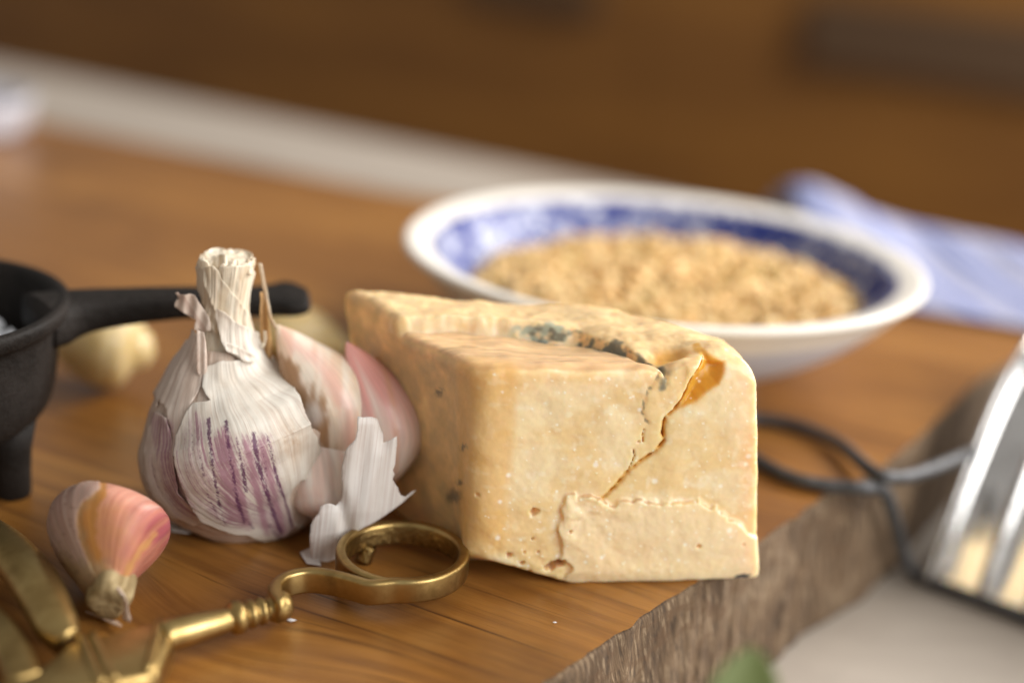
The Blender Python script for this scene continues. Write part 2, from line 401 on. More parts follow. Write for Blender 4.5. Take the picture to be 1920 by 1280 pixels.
def tin_mat():
    m, nt, b, o = mat('bright_tin'); co = objco(nt); n = noise(nt, co, 120, 4, .6); n2 = noise(nt, co, 600, 3)
    c = ramp(nt, n, [(.3, (.70, .69, .68)), (.7, (.88, .88, .88))])
    setp(b, Base_Color=c, Metallic=1.0, Roughness=mrange(nt, n, .3, .7, .14, .28), Normal=bump(nt, math_(nt, 'ADD', n, math_(nt, 'MULTIPLY', n2, .15)), .35, .35)); return m
def wire_mat():
    m, nt, b, o = mat('dark_steel_wire'); co = objco(nt); n = noise(nt, co, 500, 3)
    setp(b, Base_Color=ramp(nt, n, [(.3, (.05, .05, .052)), (.7, (.13, .13, .135))]), Metallic=.8, Roughness=.58, Normal=bump(nt, n, .2, .5)); return m
def cloth_mat():
    m, nt, b, o = mat('striped_cloth'); uv = nd(nt, 'ShaderNodeUVMap', uv_map='UVMap').outputs[0]
    s = nd(nt, 'ShaderNodeSeparateXYZ', i={0: uv}).outputs
    w = math_(nt, 'SINE', math_(nt, 'MULTIPLY', s[0], 150)); w2 = math_(nt, 'SINE', math_(nt, 'MULTIPLY', s[0], 26))
    c = mix(nt, mrange(nt, w, .0, .4, 0, .8), (.43, .43, .53), (.10, .13, .33))
    c = mix(nt, mrange(nt, w2, .55, .75, 0, .75), c, (.13, .18, .42))
    n = noise(nt, mapping(nt, uv, (300, 300, 1)), 1.0, 2)
    setp(b, Base_Color=c, Roughness=.9, Normal=bump(nt, n, .3, .5)); return m
M = dict(wood=wood_mat(), endgrain=endgrain_mat(), table=table_mat(), cabinet=cabinet_mat(), brass=brass_mat(), iron=iron_mat(),
         tin=tin_mat(), wire=wire_mat(), cloth=cloth_mat(),
         skin_back=skin_mat('inner_garlic_skin', (.74, .595, .49), (.85, .75, .66), .8),
         skin=skin_mat('white_garlic_skin', (.76, .68, .58), (.87, .835, .76), .45),
         skin_flap=skin_mat('loose_garlic_skin', (.85, .80, .75), (.93, .91, .885), .5, False, .28),
         stem=skin_mat('dry_stem_skin', (.80, .67, .48), (.94, .885, .75), .7, False, .2),
         fibre=skin_mat('brown_dry_skin', (.50, .28, .10), (.62, .40, .19), .6, False, .3),
         clove=colattr_mat('clove_skin', .28, .2, (2.2, 1.0, .6), 1.2, .08, (45, 2.2, 1), .5),
         dry_clove=colattr_mat('dry_clove_skin', .45, .12, (2.2, 1.0, .6), 1.0, .12, (45, 2.2, 1), .35, 0, .2),
         peeled=colattr_mat('peeled_clove', .35, .5, (3, 2, 1), 1.5, .05),
         cheese=colattr_mat('hard_cheese', .33, .65, (2.8, 1.8, .85), 1.6, .04, None, .5, 0, .035),
         crumb=colattr_mat('cheese_crumb', .6, .2, (1.5, .9, .4), 1.0, .2),
         dark=simple('dark_slot', (.065, .033, .012), .7), salt=simple('salt', (.82, .84, .88), .4),
         porcelain=simple('white_porcelain', (.46, .45, .49), .3), leaf=simple('leaf_green', (.14, .175, .05), .6))

# ================================================================== the setting
def prism(name, outline, z0, z1, mat_, parent=None, **k):
    n = len(outline); o = A(outline, float)
    V = np.vstack([np.column_stack([o, np.full(n, z0)]), np.column_stack([o, np.full(n, z1)])])
    F = [list(range(n))[::-1], list(range(n, 2 * n))] + [[i, (i + 1) % n, n + (i + 1) % n, n + i] for i in range(n)]
    return mk(name, V, F, mat_, parent, smooth=False, **k)
TZ = -42.0
E0 = A([-28.0, 873.0]); ED = A([0.872, -0.490]); EN = A([0.490, 0.872])
tq = [E0 - ED * 1500, E0 - ED * 1500 - EN * 1500, E0 + ED * 1500 - EN * 1500, E0 + ED * 1500]
o = prism('table', tq, TZ - 32, TZ, M['table']); tag(o, kind='structure')
floor = prism('floor', [(-4000, -2500), (4000, -2500), (4000, 4000), (-4000, 4000)], -800, -780, M['cabinet']); tag(floor, kind='structure')

# wooden cabinet far behind
CP = E0 + EN * 1300
def oncab(x, y, off=0):
    v = ray(x, y)[..., :]; n = A([EN[0], EN[1], 0]); p = A([CP[0], CP[1], 0]) - n * off
    return CAM + v * (((p - CAM) @ n) / (v @ n))
cab = thing('wooden_cabinet', 'dark brown wooden cabinet blurred far behind the table', 'cabinet', (CP[0], CP[1], -780))
def cabbox(name, a0, a1, z0, z1, d0, d1, m):
    q = [CP + ED * a0 + EN * d0, CP + ED * a1 + EN * d0, CP + ED * a1 + EN * d1, CP + ED * a0 + EN * d1]
    return prism(name, q, z0, z1, m, cab)
cabbox('carcass', -2600, 2300, -779, 620, 4, 420, M['cabinet'])
for k in range(7): cabbox('door_panel', -2590 + 700 * k, -1893 + 700 * k, -770, 560, -14, 4, M['cabinet'])
for pts in ((1530, 48, 2050, 130, 92), (900, -30, 1130, -4, 46)):
    a = oncab(pts[0], pts[1], 14); b2 = oncab(pts[2], pts[3], 14)
    s0, s1 = (a[:2] - CP) @ ED, (b2[:2] - CP) @ ED; zc = (a[2] + b2[2]) / 2
    cabbox('drawer_slot', s0, s1, zc - pts[4] / 2, zc + pts[4] / 2, -40, -14.5, M['dark'])

# chopping board
edge_px = [(860, 1395), (940, 1335), (1020, 1281), (1120, 1214), (1205, 1154), (1290, 1099), (1360, 1056), (1430, 1010), (1490, 968), (1545, 930), (1600, 905), (1660, 868), (1720, 818), (1790, 757), (1850, 705)]
eb = onz(A(edge_px)[:, 0], A(edge_px)[:, 1], 0.0)[:, :2]
right_edge = np.vstack([[(-180, -20)], eb, [(212, 500)], [(222, 520)]])
right_edge = cr(right_edge, 26)
far_pts = [(205, 552), (130, 570), (40, 588), (-50, 612), (-145, 657), (-268, 716), (-430, 795)]
left_pts = [(-480, 700), (-470, 300), (-360, 0), (-260, -60)]
bo = np.vstack([right_edge, cr(far_pts, 6), left_pts])
nre = len(right_edge); n = len(bo)
wob = np.zeros(n); q = np.column_stack([bo / 9, np.zeros(n)])
wob[:nre] = .55 * fbm(q[:nre] * 2.2, 3, 3) + .35 * fbm(q[:nre] * .5, 5, 2)
tn = np.roll(bo, -1, 0) - np.roll(bo, 1, 0); tn /= np.linalg.norm(tn, axis=1)[:, None]; bn = np.stack([tn[:, 1], -tn[:, 0]], -1)
bo = bo + bn * wob[:, None]
v2, ftop = cdt(bo, 22)
rows = [(.0, .0), (.35, -.5)] + [(.45, -1.5 - 39.4 * k / 26) for k in range(27)]
V = [np.column_stack([v2, np.zeros(len(v2))])]; F = list(ftop); fm = [0] * len(ftop); prev = np.arange(n); cnt = len(v2)
for off, z in rows[1:]:
    P3 = np.column_stack([bo / 1.5 + z * .12, np.full(n, z / 8)])
    d = .22 * fbm(P3, 11, 3) + .7 * fbm(P3 * .12, 12, 2); d[nre:] = 0; d *= min(1, -z / 3)
    V.append(np.column_stack([bo + bn * (off + d)[:, None], np.full(n, z)])); cur = np.arange(cnt, cnt + n); cnt += n
    for i in range(n):
        j = (i + 1) % n; F.append([prev[i], cur[i], cur[j], prev[j]][::-1]); fm.append(1)
    prev = cur
F.append([int(i) for i in prev]); fm.append(1)
F = [[int(i) for i in f] for f in F]
board = mk('chopping_board', np.vstack(V), F, None, mats=[M['wood'], M['endgrain']], fmat=fm, smooth=False)
fa = np.zeros(len(board.data.polygons), bool); fa[len(ftop):] = True; board.data.polygons.foreach_set('use_smooth', fa)
tag(board, 'thick orange-brown wooden chopping board with a rough grey end-grain edge', 'chopping board')

# ================================================================== cheese
p0 = A([8.4, 275.7, 0.0]); fd = A([.981, .195, 0.0]); fd /= np.linalg.norm(fd); fn = A([-fd[1], fd[0], 0.0])
def face(pts):
    """photo points -> (along, up) on the cheese's front plane"""
    p = A(pts, float); v = ray(p[:, 0], p[:, 1]); t = ((p0 - CAM) @ fn) / (v @ fn); P = CAM + v * t[:, None] - p0
    return np.column_stack([P @ fd, P[:, 2]])
c8 = lambda pts: face([(1100 + x / 3.765, 620 + y / 3.765) for x, y in pts])
c2 = lambda pts: face([(660 + x / 2.134, 520 + y / 2.134) for x, y in pts])
crackA = c8([(860, 190), (740, 330), (690, 470), (620, 560), (555, 610), (545, 660), (540, 720), (550, 780), (490, 860), (380, 930), (290, 1010), (220, 1090), (120, 1190)])
crackB = c8([(520, 300), (470, 365), (425, 430), (400, 500), (388, 570), (410, 620), (440, 655)])
crackC = c8([(405, 700), (398, 740), (402, 790)])
crackD = c8([(330, 840), (340, 885), (318, 940), (292, 1000)])
hollow = c8([(850, 170), (1000, 225), (985, 310), (945, 385), (860, 440), (780, 510), (690, 550), (640, 565), (735, 330)])
slab = c2([(820, 915), (845, 905), (860, 872), (890, 865), (902, 882), (925, 868), (958, 866), (975, 878), (1003, 892), (1022, 908), (1050, 912), (1080, 895), (1110, 893), (1140, 884), (1172, 890), (1205, 905), (1236, 912), (1255, 893), (1285, 897), (1310, 908), (1345, 898), (1385, 888), (1410, 905), (1450, 922), (1490, 945), (1540, 980), (1600, 1020), (1700, 1080), (1700, 1330), (860, 1330), (850, 1215), (868, 1160), (835, 1120), (828, 1060), (818, 1000), (832, 950)])
hole = c2([(768, 1160), (790, 1142), (830, 1128), (852, 1130), (850, 1155), (820, 1160), (800, 1172), (780, 1170)])
pits = [(c, r) for c, r in zip(c2([(628, 1113), (682, 1145), (712, 1180), (730, 940), (690, 1100), (1383, 1068), (505, 880), (745, 1100), (1560, 1060), (600, 1185), (650, 1165), (722, 1045), (1150, 660), (870, 1010)]), (.9, .8, .6, 1.2, .5, .7, .6, .5, .5, .7, .8, .5, .5, .6))]
# 2-D relief of the front face
RS = .15; rs = np.arange(-30, 62, RS); rz = np.arange(-3, 60, RS); SX, ZX = np.meshgrid(rs, rz, indexing='ij'); SZ = np.stack([SX, ZX], -1)
jn = np.stack([SX, ZX, 0 * SX], -1)
sd_slab = sdpoly(SZ, slab) + .62 * fbm(jn / 2.1, 21, 3) + .08 * fbm(jn / .8, 22, 2)
crumbly = ss(16, 3, np.hypot(SX - 9, (ZX - 19) * 1.3))
sd_hol = sdpoly(SZ, hollow)
dA = segdist(SZ, crackA) + .2 * fbm(jn / 1.3, 25, 2); dB = segdist(SZ, crackB) + .2 * fbm(jn / .8, 26, 2); dC = np.minimum(segdist(SZ, crackC), segdist(SZ, crackD))
# which side of the main crack
cax = np.interp(ZX, crackA[::-1, 1], crackA[::-1, 0]); rightA = ss(-.4, .4, SX - cax) * ss(10, 20, ZX)
H = .5 * fbm(jn / 16, 31, 3) + .16 * fbm(jn / 3.2, 32, 3)
H += .85 * ss(.15, -.45, sd_slab) * (1 - .6 * ss(-6, -14, sd_slab)) * ss(-.5, 4, ZX) + (.08 + .26 * crumbly) * ss(.1, -.3, sd_slab) * fbm(jn / 2.2, 33, 3)
H -= .3 * rightA * ss(0, .8, sd_slab)                         # right of the crack lies a little deeper
H -= 2.4 * ss(.3, -3.0, sd_hol) + .14 * ss(.2, -.6, sd_hol) * fbm(jn / 2.2, 34, 3)
H -= .5 * np.exp(-(np.minimum(dA, 9) / .7) ** 2) + .1 * np.exp(-(dB / .45) ** 2)
lip = c8([(700, 240), (850, 190), (720, 370), (690, 420)]); H += .7 * ss(.8, -.8, sdpoly(SZ, lip))
cream = c8([(520, 300), (690, 245), (690, 470), (620, 560), (545, 620), (440, 655), (395, 560), (430, 430)]); H += .22 * ss(.3, -.5, sdpoly(SZ, cream) + .3 * fbm(jn / 1.5, 35, 2))
H -= 3.0 * ss(.25, -.35, sdpoly(SZ, hole) + .25 * fbm(jn / .8, 36, 2))
for c, r in pits:
    d = np.linalg.norm(SZ - c, axis=-1) + .25 * r * fbm(jn / .7, 37, 2); H -= 1.5 * r * ss(r, .2 * r, d)
low = ss(18, 4, SX + ZX * .9) * ss(16, 6, ZX); H += low * .24 * fbm(jn / 1.8, 38, 3)   # crumbly lower left corner
WA = np.clip(.46 - .012 * (46 - ZX), .17, .5) * (1 + .5 * fbm(jn / 2.5, 39, 2)); WB = .2
def look(f, s, z):
    return f[np.clip(((s + 30) / RS + .5).astype(int), 0, f.shape[0] - 1), np.clip(((z + 3) / RS + .5).astype(int), 0, f.shape[1] - 1)]
# voxel distance field
VX = .3; gs = np.arange(-42, 60, VX, dtype=np.float32); gd = np.arange(-3.5, 54, VX, dtype=np.float32); gz = np.arange(-1.5, 58.5, VX, dtype=np.float32)
def tofoot(x, y): v = A([x, y, 0]) - p0; return (v @ fd, v @ fn)
foot = [(-9.6, -8), (52.3, -8), (52.3, 3), (51.0, 22), (36, 28), (0, 39), (-30, 47), (-39.5, 47.5), (-14.6, 0)]
S2, D2 = np.meshgrid(gs, gd, indexing='ij'); SD2 = np.stack([S2, D2], -1)
n2 = np.stack([S2, D2, 0 * S2], -1)
f2 = sdpoly(SD2, foot)                       # the front edge itself comes from the relief below
Ls = A([(-45, 29), (-30.6, 27.8), (-18, 27.5), (-6.6, 25.1), (4, 22), (10.6, 18.5), (18.9, 9.8), (24, 1.5), (27, -4)])
Lx = np.interp(S2, Ls[:, 0], Ls[:, 1]) + .7 * fbm(n2 / 5, 41, 3)
frontreg = ss(1.9, -1.0, D2 - Lx) * ss(27, 26, S2)
zf = 51.6 - .09 * np.clip(D2, 0, 40) + .35 * fbm(n2 / 7, 42, 3) - .5 * np.exp(-((S2 - 4) / 9) ** 2 - ((D2 - 14) / 7) ** 2)
zr = 54.2 - 1.4 * ss(14, -6, S2) + .45 * fbm(n2 / 8, 43, 3) + .12 * fbm(n2 / 1.6, 44, 2)
zr = zr - 3.0 * ss(-2, 14, S2) * ss(30, 24, S2) * np.exp(-np.clip(D2 - Lx, 0, 40) / 6) - 1.2 * ss(34, 46, S2)
groove = np.abs(D2 - Lx)
ztop = zf * frontreg + zr * (1 - frontreg) - 1.1 * np.exp(-(groove / .8) ** 2) * ss(-20, -5, S2)
ztop = ztop - 3.4 * np.exp(-((S2 - 27.5) / 5.5) ** 2 - ((D2 - 6.5) / 4.2) ** 2) - 2.6 * ss(42, 55, S2)
Z = gz[None, None, :]
SDF = np.empty((len(gs), len(gd), len(gz)), np.float32)
Hs = np.stack([look(H, gs[:, None], gz[None, :])])[0].astype(np.float32)
Aw = look(WA, gs[:, None], gz[None, :]); dAs = look(dA, gs[:, None], gz[None, :]).astype(np.float32); dBs = look(dB, gs[:, None], gz[None, :]).astype(np.float32); dCs = look(dC, gs[:, None], gz[None, :]).astype(np.float32)
tdn = np.stack([gs[:, None] + 0 * gz[None], 0 * gs[:, None] + gz[None], 0 * gs[:, None] * gz[None]], -1)
for j, d in enumerate(gd):
    side = f2[:, j][:, None] + 0 * gz[None, :]
    # left flank leans and undulates
    side = side + .35 * fbm(np.stack([gs[:, None] + 0 * gz[None], 0 * gs[:, None] + gz[None], np.full((len(gs), len(gz)), d)], -1) / 9, 51, 2)
    side = side + 5.6 * np.clip(1 - gz[None, :] / 48, 0, 1) * ss(0, 14, d) * ss(14, -4, gs[:, None]) + .145 * gz[None, :] * ss(15, 40, gs[:, None])
    front = -(d + Hs)
    base = smax(side, front, (1.3 + 3.4 * ss(8, -8, gs))[:, None].astype(np.float32))
    top = gz[None, :] - ztop[:, j][:, None]
    a = smax(base, top, (3.2 + 2.2 * ss(20, 40, gs))[:, None])
    # bottom, cut away on the lower left corner
    bot = -gz[None, :] + np.clip((8.5 - gs[:, None]) * .36, 0, 9) * np.clip(1 - d / 12.5, 0, 1)
    a = smax(a, bot, 1.2)
    w = Aw * np.clip(1 - d / 3.4, 0, 1); a = np.maximum(a, np.where(d < 3.3, w - dAs, -9))
    a = np.maximum(a, np.where(d < 1.3, .19 * (1 - d / 3) - dCs, -9))
    SDF[:, j, :] = a
import openvdb
def voxmesh(f, origin, vx, band=3):
    g = openvdb.FloatGrid(background=float(band * vx)); g.copyFromArray(np.clip(f, -band * vx, band * vx).astype(np.float32))
    pts, quads = g.convertToQuads(isovalue=0.0)
    return pts * vx + A(origin), quads[:, ::-1]
cv, cq = voxmesh(SDF, (gs[0], gd[0], gz[0]), VX)
e = cv[cq[:, 1]] - cv[cq[:, 0]]; e2 = cv[cq[:, 3]] - cv[cq[:, 0]]; fnrm = np.cross(e, e2)
cen = cv[cq].mean(1)
if (fnrm[cen[:, 2] > 50][:, 2]).mean() < 0: cq = cq[:, ::-1]; fnrm = -fnrm
vnm = np.zeros_like(cv)
for k in range(4): np.add.at(vnm, cq[:, k], fnrm)
vnm /= np.linalg.norm(vnm, axis=1)[:, None] + 1e-9
fine = .03 * fbm(cv / 2.2, 61, 3) + .035 * np.clip(fbm(cv / .8, 62, 2), -1, .2) * ss(.45, .2, np.abs(vnm[:, 2]))
cv = cv + vnm * (fine * np.where(cv[:, 2] < .8, 0, 1))[:, None]
cv[:, 2] -= max(0, np.percentile(cv[:, 2], .5)); cv[:, 2] = np.maximum(cv[:, 2], .02)
cs, cd, cz = cv.T
# colour of the paste, the browner left side and tops, crystals, mould
cream_c = A([.885, .72, .44]); warm = A([.84, .625, .32])
t1 = ss(-.55, .6, fbm(cv / A([8, 8, 5]), 71, 3) + .2 * fbm(cv / A([3.2, 3, .9]), 70, 3)); tint = warm * (1 - t1)[:, None] + cream_c * t1[:, None]
bl_ = fbm(cv / 1.7, 72, 3); tint = tint + (A([.94, .86, .68]) - tint) * (.4 * ss(.35, 1.0, bl_))[:, None]
sl = look(ss(.2, -.4, sd_slab), cs, cz) * (cd < 4); tint = tint + (A([.89, .715, .455]) - tint) * (.7 * sl)[:, None]
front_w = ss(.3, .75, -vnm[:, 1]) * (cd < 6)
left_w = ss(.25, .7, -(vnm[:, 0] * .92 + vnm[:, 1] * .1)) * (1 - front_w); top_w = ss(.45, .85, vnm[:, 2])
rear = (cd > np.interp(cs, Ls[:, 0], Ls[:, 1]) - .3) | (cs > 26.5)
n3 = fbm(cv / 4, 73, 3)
aged = A([.76, .51, .235]) * (1 + .3 * n3)[:, None]  # browner tint, mixed in where the surface faces left
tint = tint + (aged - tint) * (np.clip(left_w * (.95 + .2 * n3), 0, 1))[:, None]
topc = np.where(rear[:, None], A([.80, .57, .30]), A([.66, .42, .225])) * (1 + .22 * fbm(cv / A([5, 1.6, 3]), 74, 3))[:, None]
tint = tint + (topc - tint) * (top_w * .9)[:, None]
riser = ss(3.6, 1.0, np.abs(cd - np.interp(cs, Ls[:, 0], Ls[:, 1]) - .4)) * (cz > 48) * ss(.1, .5, -vnm[:, 1]) * ss(12, 0, cs) * .9
tint = tint + (A([.86, .70, .46]) - tint) * (riser * ss(-.7, .5, fbm(cv / 3.5, 75, 3)))[:, None]
amber = A([.74, .36, .035])
ha = look(ss(.2, -.9, sd_hol), cs, cz) * (cd < 7); tint = tint + (amber - tint) * (1.0 * ha)[:, None]
hb = np.exp(-((cs - 27.5) / 5.5) ** 2 - ((cd - 6) / 4) ** 2) * (cz > 44); tint = tint + (A([.66, .33, .06]) - tint) * (.9 * ss(.25, .8, hb))[:, None]
hc = ss(9.5, 6, np.hypot(cs + 14.6, cd - .5)) * ss(6, 12, cz) * (1 - .4 * top_w); tint = tint + (A([.80, .48, .15]) - tint) * (.6 * hc)[:, None]
ca = look(dA, cs, cz); ga = ss(.9, .25, ca) * (cd > .25) * (cd < 9); tint = tint + (A([.66, .34, .06]) - tint) * (.85 * ga)[:, None]
fl = fbm(cv / A([2.4, 2.4, 1.6]), 76, 2); tint = tint + (A([.90, .76, .52]) - tint) * (.3 * ss(.5, 1.0, fl) * front_w)[:, None]
sp = rng.uniform((-12, -1, 3), (52, 1, 50), (260, 3)); sr = rng.uniform(.18, .42, 260); sr[:18] = rng.uniform(.5, .95, 18)
for c, r in zip(sp, sr):
    m_ = (np.abs(cs - c[0]) < 1.2) & (np.abs(cz - c[2]) < 1.2) & (cd < 3)
    w = ss(r, r * .35, np.hypot(cs[m_] - c[0], cz[m_] - c[2])); tint[m_] += (A([.97, .92, .80]) - tint[m_]) * (.8 * w)[:, None]
gl = np.abs(cd - np.interp(cs, Ls[:, 0], Ls[:, 1])); mm = fbm(cv / 2.2, 77, 3)
mold = ss(3.0, .6, gl - 1.4 * mm) * ss(-8, 2, cs) * ss(27.5, 24, cs) * (cz > 46) * ss(-.5, .15, mm)
tint = tint + (A([.10, .115, .10]) - tint) * (.85 * mold)[:, None]
mint = ss(2.6, .6, gl - 1.5 * mm) * ss(-6, -2, cs) * ss(11, 5, cs) * (cz > 49) * ss(-.4, .1, fbm(cv / 1.6, 78, 2)); tint = tint + (A([.50, .56, .45]) - tint) * (.7 * mint)[:, None]
db_ = look(dB, cs, cz); mb = ss(.42, .1, db_) * (cz > 33) * (cd < 3) * ss(-.4, .3, vn(cv / .7, 79)); tint = tint + (A([.22, .18, .12]) - tint) * (.7 * mb)[:, None]
for q_, r in (((850, 930), 3.0), ((868, 838), 1.5), ((824, 735), 1.8), ((862, 905), 1.4)):
    dd = np.linalg.norm(proj(p0 + cv[:, :1] * fd + cv[:, 1:2] * fn + np.column_stack([0 * cs, 0 * cs, cz])) - A(q_), axis=1) / 8.3
    w = ss(r, r * .2, dd + 1.2 * np.abs(vn(cv / .8, 80))) * (left_w > .2); tint = tint + (A([.12, .12, .10]) - tint) * (.8 * w)[:, None]
fk = face([(1372, 1088), (1378, 1078), (1392, 1075), (1406, 1076), (1402, 1086)])
w = ss(.35, -.3, sdpoly(np.column_stack([cs, cz]), fk) + .3 * vn(cv / .7, 81)) * (cd < 5); tint = tint + (A([.02, .024, .035]) - tint) * w[:, None]
cw = p0 + cv[:, :1] * fd + cv[:, 1:2] * fn + np.column_stack([0 * cs, 0 * cs, cz])
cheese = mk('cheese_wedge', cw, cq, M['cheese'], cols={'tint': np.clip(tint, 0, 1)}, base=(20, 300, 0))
tag(cheese, 'large hard cheese wedge with cracked face and grey mould along its top', 'cheese')
print('cheese', len(cv))

# ================================================================== garlic bulb
GT = [0, .1, .25, .45, .62, .78, .9, 1.0, 1.15, 1.32, 1.5]
GA = A([(-46.0, 287.5, 3.0), (-49.0, 290.5, 5.5), (-54, 294, 11), (-59, 297.0, 18.5), (-62.0, 298.5, 25.5), (-64.2, 299.3, 31.5), (-65.2, 299.8, 36.5), (-65.4, 300, 41), (-65.2, 300.4, 47.5), (-64.7, 301, 55), (-64.2, 301.5, 62.5)])
GRD = A([.3, 11.5, 19.6, 23.2, 21.8, 17.2, 12.0, 8.3, 5.9, 5.5, 6.6])
lob = lambda th, t: .035 * np.cos(5 * th + 1.2) * ss(.05, .4, t) * ss(1.0, .6, t)
G = Surf(GT, GA, GRD, lob)
bulb = thing('garlic_bulb', 'papery white garlic bulb with purple streaks and its cut dry stem on top', 'garlic bulb', (-52, 291, 0))
z1 = lambda pts: [(240 + x / 2, 440 + y / 2) for x, y in pts]           # from the 2x look at the bulb
TH, TT = 23.0, 62.0                                                     # mm per radian / per unit t on the sheath
def rib(uv, th, t, amp):
    return amp * (vn1(th * 17 + .8 * vn1(t * 4, 3), 5) + .6 * vn1(th * 41, 6)) * ss(.02, .25, t)
def sheath(name, outline, m, off, parent=bulb, px=True, step=.75, curl=0, rough=.6, seed=0, purple=None, brown=None, ribs=.16, bulge=None, thick=.12, freq=.05):
    pts = A(outline, float)
    if px: pts = rough_outline(pts, 5, rough * 4, seed, freq); uvp = G.inv(pts)
    else: uvp = pts
    q = np.column_stack([uvp[:, 0] * TH, uvp[:, 1] * TT])
    keep = [0]
    for i in range(1, len(q)):
        if np.linalg.norm(q[i] - q[keep[-1]]) > .35: keep.append(i)
    q = q[keep]
    v, f = cdt(q, step)
    th, t = v[:, 0] / TH, v[:, 1] / TT
    e = segdist(v, q, True)
    o = off + rib(v, th, t, ribs) + curl * np.exp(-(e / 1.3) ** 2) * (.5 + .7 * vn(np.column_stack([v / 5, 0 * e + seed]), 7)) + .35 * fbm(np.column_stack([v / 6, 0 * e + 9.1 + seed]), 8, 2)
    P = G.pos(th, t, o)
    if bulge is not None: P = bulge(P, th, t)
    pp = proj(P)
    at = {'purple': purple(pp) if purple else 0 * e, 'pink': PINK(pp) if purple else 0 * e, 'brown': brown(pp) if brown else 0 * e}
    return mk(name, P, f, m, parent, uv=np.column_stack([th, t]), attrs=at, solid=thick)
# purple streaks: each one a line down the sheath with its own width and strength
STR = [([(303, 690), (305, 760), (318, 870), (340, 1000), (362, 1080)], 7, 1.0), ([(368, 700), (378, 800), (395, 900), (412, 1000), (436, 1075)], 8, 1.05),
       ([(408, 765), (425, 850), (440, 960)], 6, .85), ([(470, 745), (485, 850), (515, 950), (548, 1050), (575, 1120)], 9, 1.15),
       ([(520, 745), (540, 830), (560, 920), (590, 1000), (612, 1080), (640, 1160)], 6, .95), ([(430, 860), (445, 960)], 6, .8), ([(500, 780), (520, 900)], 5, .7),
       ([(268, 760), (275, 850), (300, 980), (350, 1080)], 5, .72), ([(240, 745), (243, 830)], 4, .8), ([(90, 700), (88, 820), (110, 940), (160, 1020)], 6, .55), ([(145, 640), (140, 800)], 5, .5), ([(530, 1090), (580, 1150), (630, 1165)], 10, .9), ([(400, 1010), (470, 1100)], 5, .75)]
def PURPLE(pp):
    r = np.zeros(len(pp))
    for pts, w, k in STR:
        d = segdist(pp, z1(pts)); r = np.maximum(r, k * np.clip(.78 + .55 * vn1(pp[:, 1] / 16 + w * 7, 15), .1, 1.1) * np.exp(-(d / (w * .58)) ** 2))
    return r
def PINK(pp):
    a = [(300, 760), (360, 720), (410, 750), (535, 750), (560, 850), (600, 1000), (650, 1140), (560, 1140), (470, 1110), (360, 1085), (320, 900)]
    w1 = ss(14, -22, sdpoly(pp, z1(a))); b = [(70, 640), (190, 700), (200, 860), (240, 980), (310, 1080), (180, 1060), (80, 930), (60, 780)]
    w2 = .55 * ss(10, -20, sdpoly(pp, z1(b)))
    c_ = [(195, 740), (240, 640), (300, 700), (318, 880), (362, 1085), (300, 1068), (255, 1005), (210, 900)]
    w2 = np.maximum(w2, .62 * ss(10, -18, sdpoly(pp, z1(c_))))
    x = pp @ A([.96, -.22]); return np.maximum(w1, w2) * (.62 + .75 * vn1(x / 10, 12))
# full inner sheath, open on the right where the cloves show
ntn, nth = 150, 300
t = np.linspace(0.0, 1.04, ntn)
thR = np.interp(t, [0, .12, .25, .5, .8, 1.04], [1.7, 1.45, .9, .55, .6, 1.2]); thL = np.interp(t, [0, .3, 1.04], [-4.7, -3.6, -4.2])
u = np.linspace(0, 1, nth); thg = thL[:, None] + (thR - thL)[:, None] * u[None]; tg = t[:, None] + 0 * u[None]
off = rib(None, thg, tg, .22) + .4 * fbm(np.stack([thg * 3, tg * 8, 0 * tg], -1), 8, 2)
P = G.pos(thg.ravel(), tg.ravel(), off.ravel()); pp = proj(P)
mk('inner_skin', P, grid_faces(ntn, nth), M['skin_back'], bulb, uv=np.column_stack([thg.ravel(), tg.ravel()]),
   attrs={'purple': PURPLE(pp) * .7, 'pink': PINK(pp) * .8, 'brown': .25 + 0 * pp[:, 0]}, solid=.12)
core = G.pos(*[x.ravel() for x in np.meshgrid(np.linspace(-3.14, 3.14, 60), np.linspace(0.02, .98, 40))], -3.2)
mk('core', core, grid_faces(40, 60), M['fibre'], bulb, uv=np.zeros((2400, 2)) + .5, attrs={'brown': np.full(2400, .6)})

left = z1([(250, 350), (288, 378), (300, 440), (306, 485), (292, 505), (280, 560), (262, 600), (235, 645), (215, 690), (196, 735), (186, 775), (180, 800), (186, 850), (178, 800), (170, 720), (160, 660), (128, 612), (120, 645), (112, 590), (135, 540), (160, 470), (178, 425), (205, 402), (240, 392)])
sheath('outer_skin', left, M['skin_back'], .9, rough=.5, seed=3, curl=.3, purple=lambda q: .4 * PURPLE(q))
left2 = z1([(118, 655), (160, 680), (172, 760), (180, 820), (188, 900), (205, 960), (240, 1010), (300, 1075), (250, 1085), (170, 1060), (110, 980), (72, 890), (66, 790), (90, 710)])
sheath('outer_skin', left2, M['skin_back'], .75, rough=.5, seed=13, curl=.2, purple=lambda q: .55 * PURPLE(q))
front = z1([(300, 485), (345, 466), (412, 462), (385, 440), (352, 395), (342, 350), (334, 305), (340, 270), (362, 285), (395, 320), (440, 352), (492, 385), (512, 440), (545, 508), (585, 560), (622, 605), (640, 650), (660, 700), (690, 760), (712, 830), (722, 890), (700, 925), (640, 940), (612, 968), (607, 1010), (622, 1080), (645, 1130), (640, 1178), (600, 1165), (560, 1150), (520, 1132), (470, 1118), (400, 1108), (350, 1092), (300, 1068), (258, 1010), (225, 950), (200, 880), (192, 800), (192, 745), (212, 695), (235, 645), (255, 618), (280, 618), (312, 612), (300, 590), (286, 560), (292, 510)])
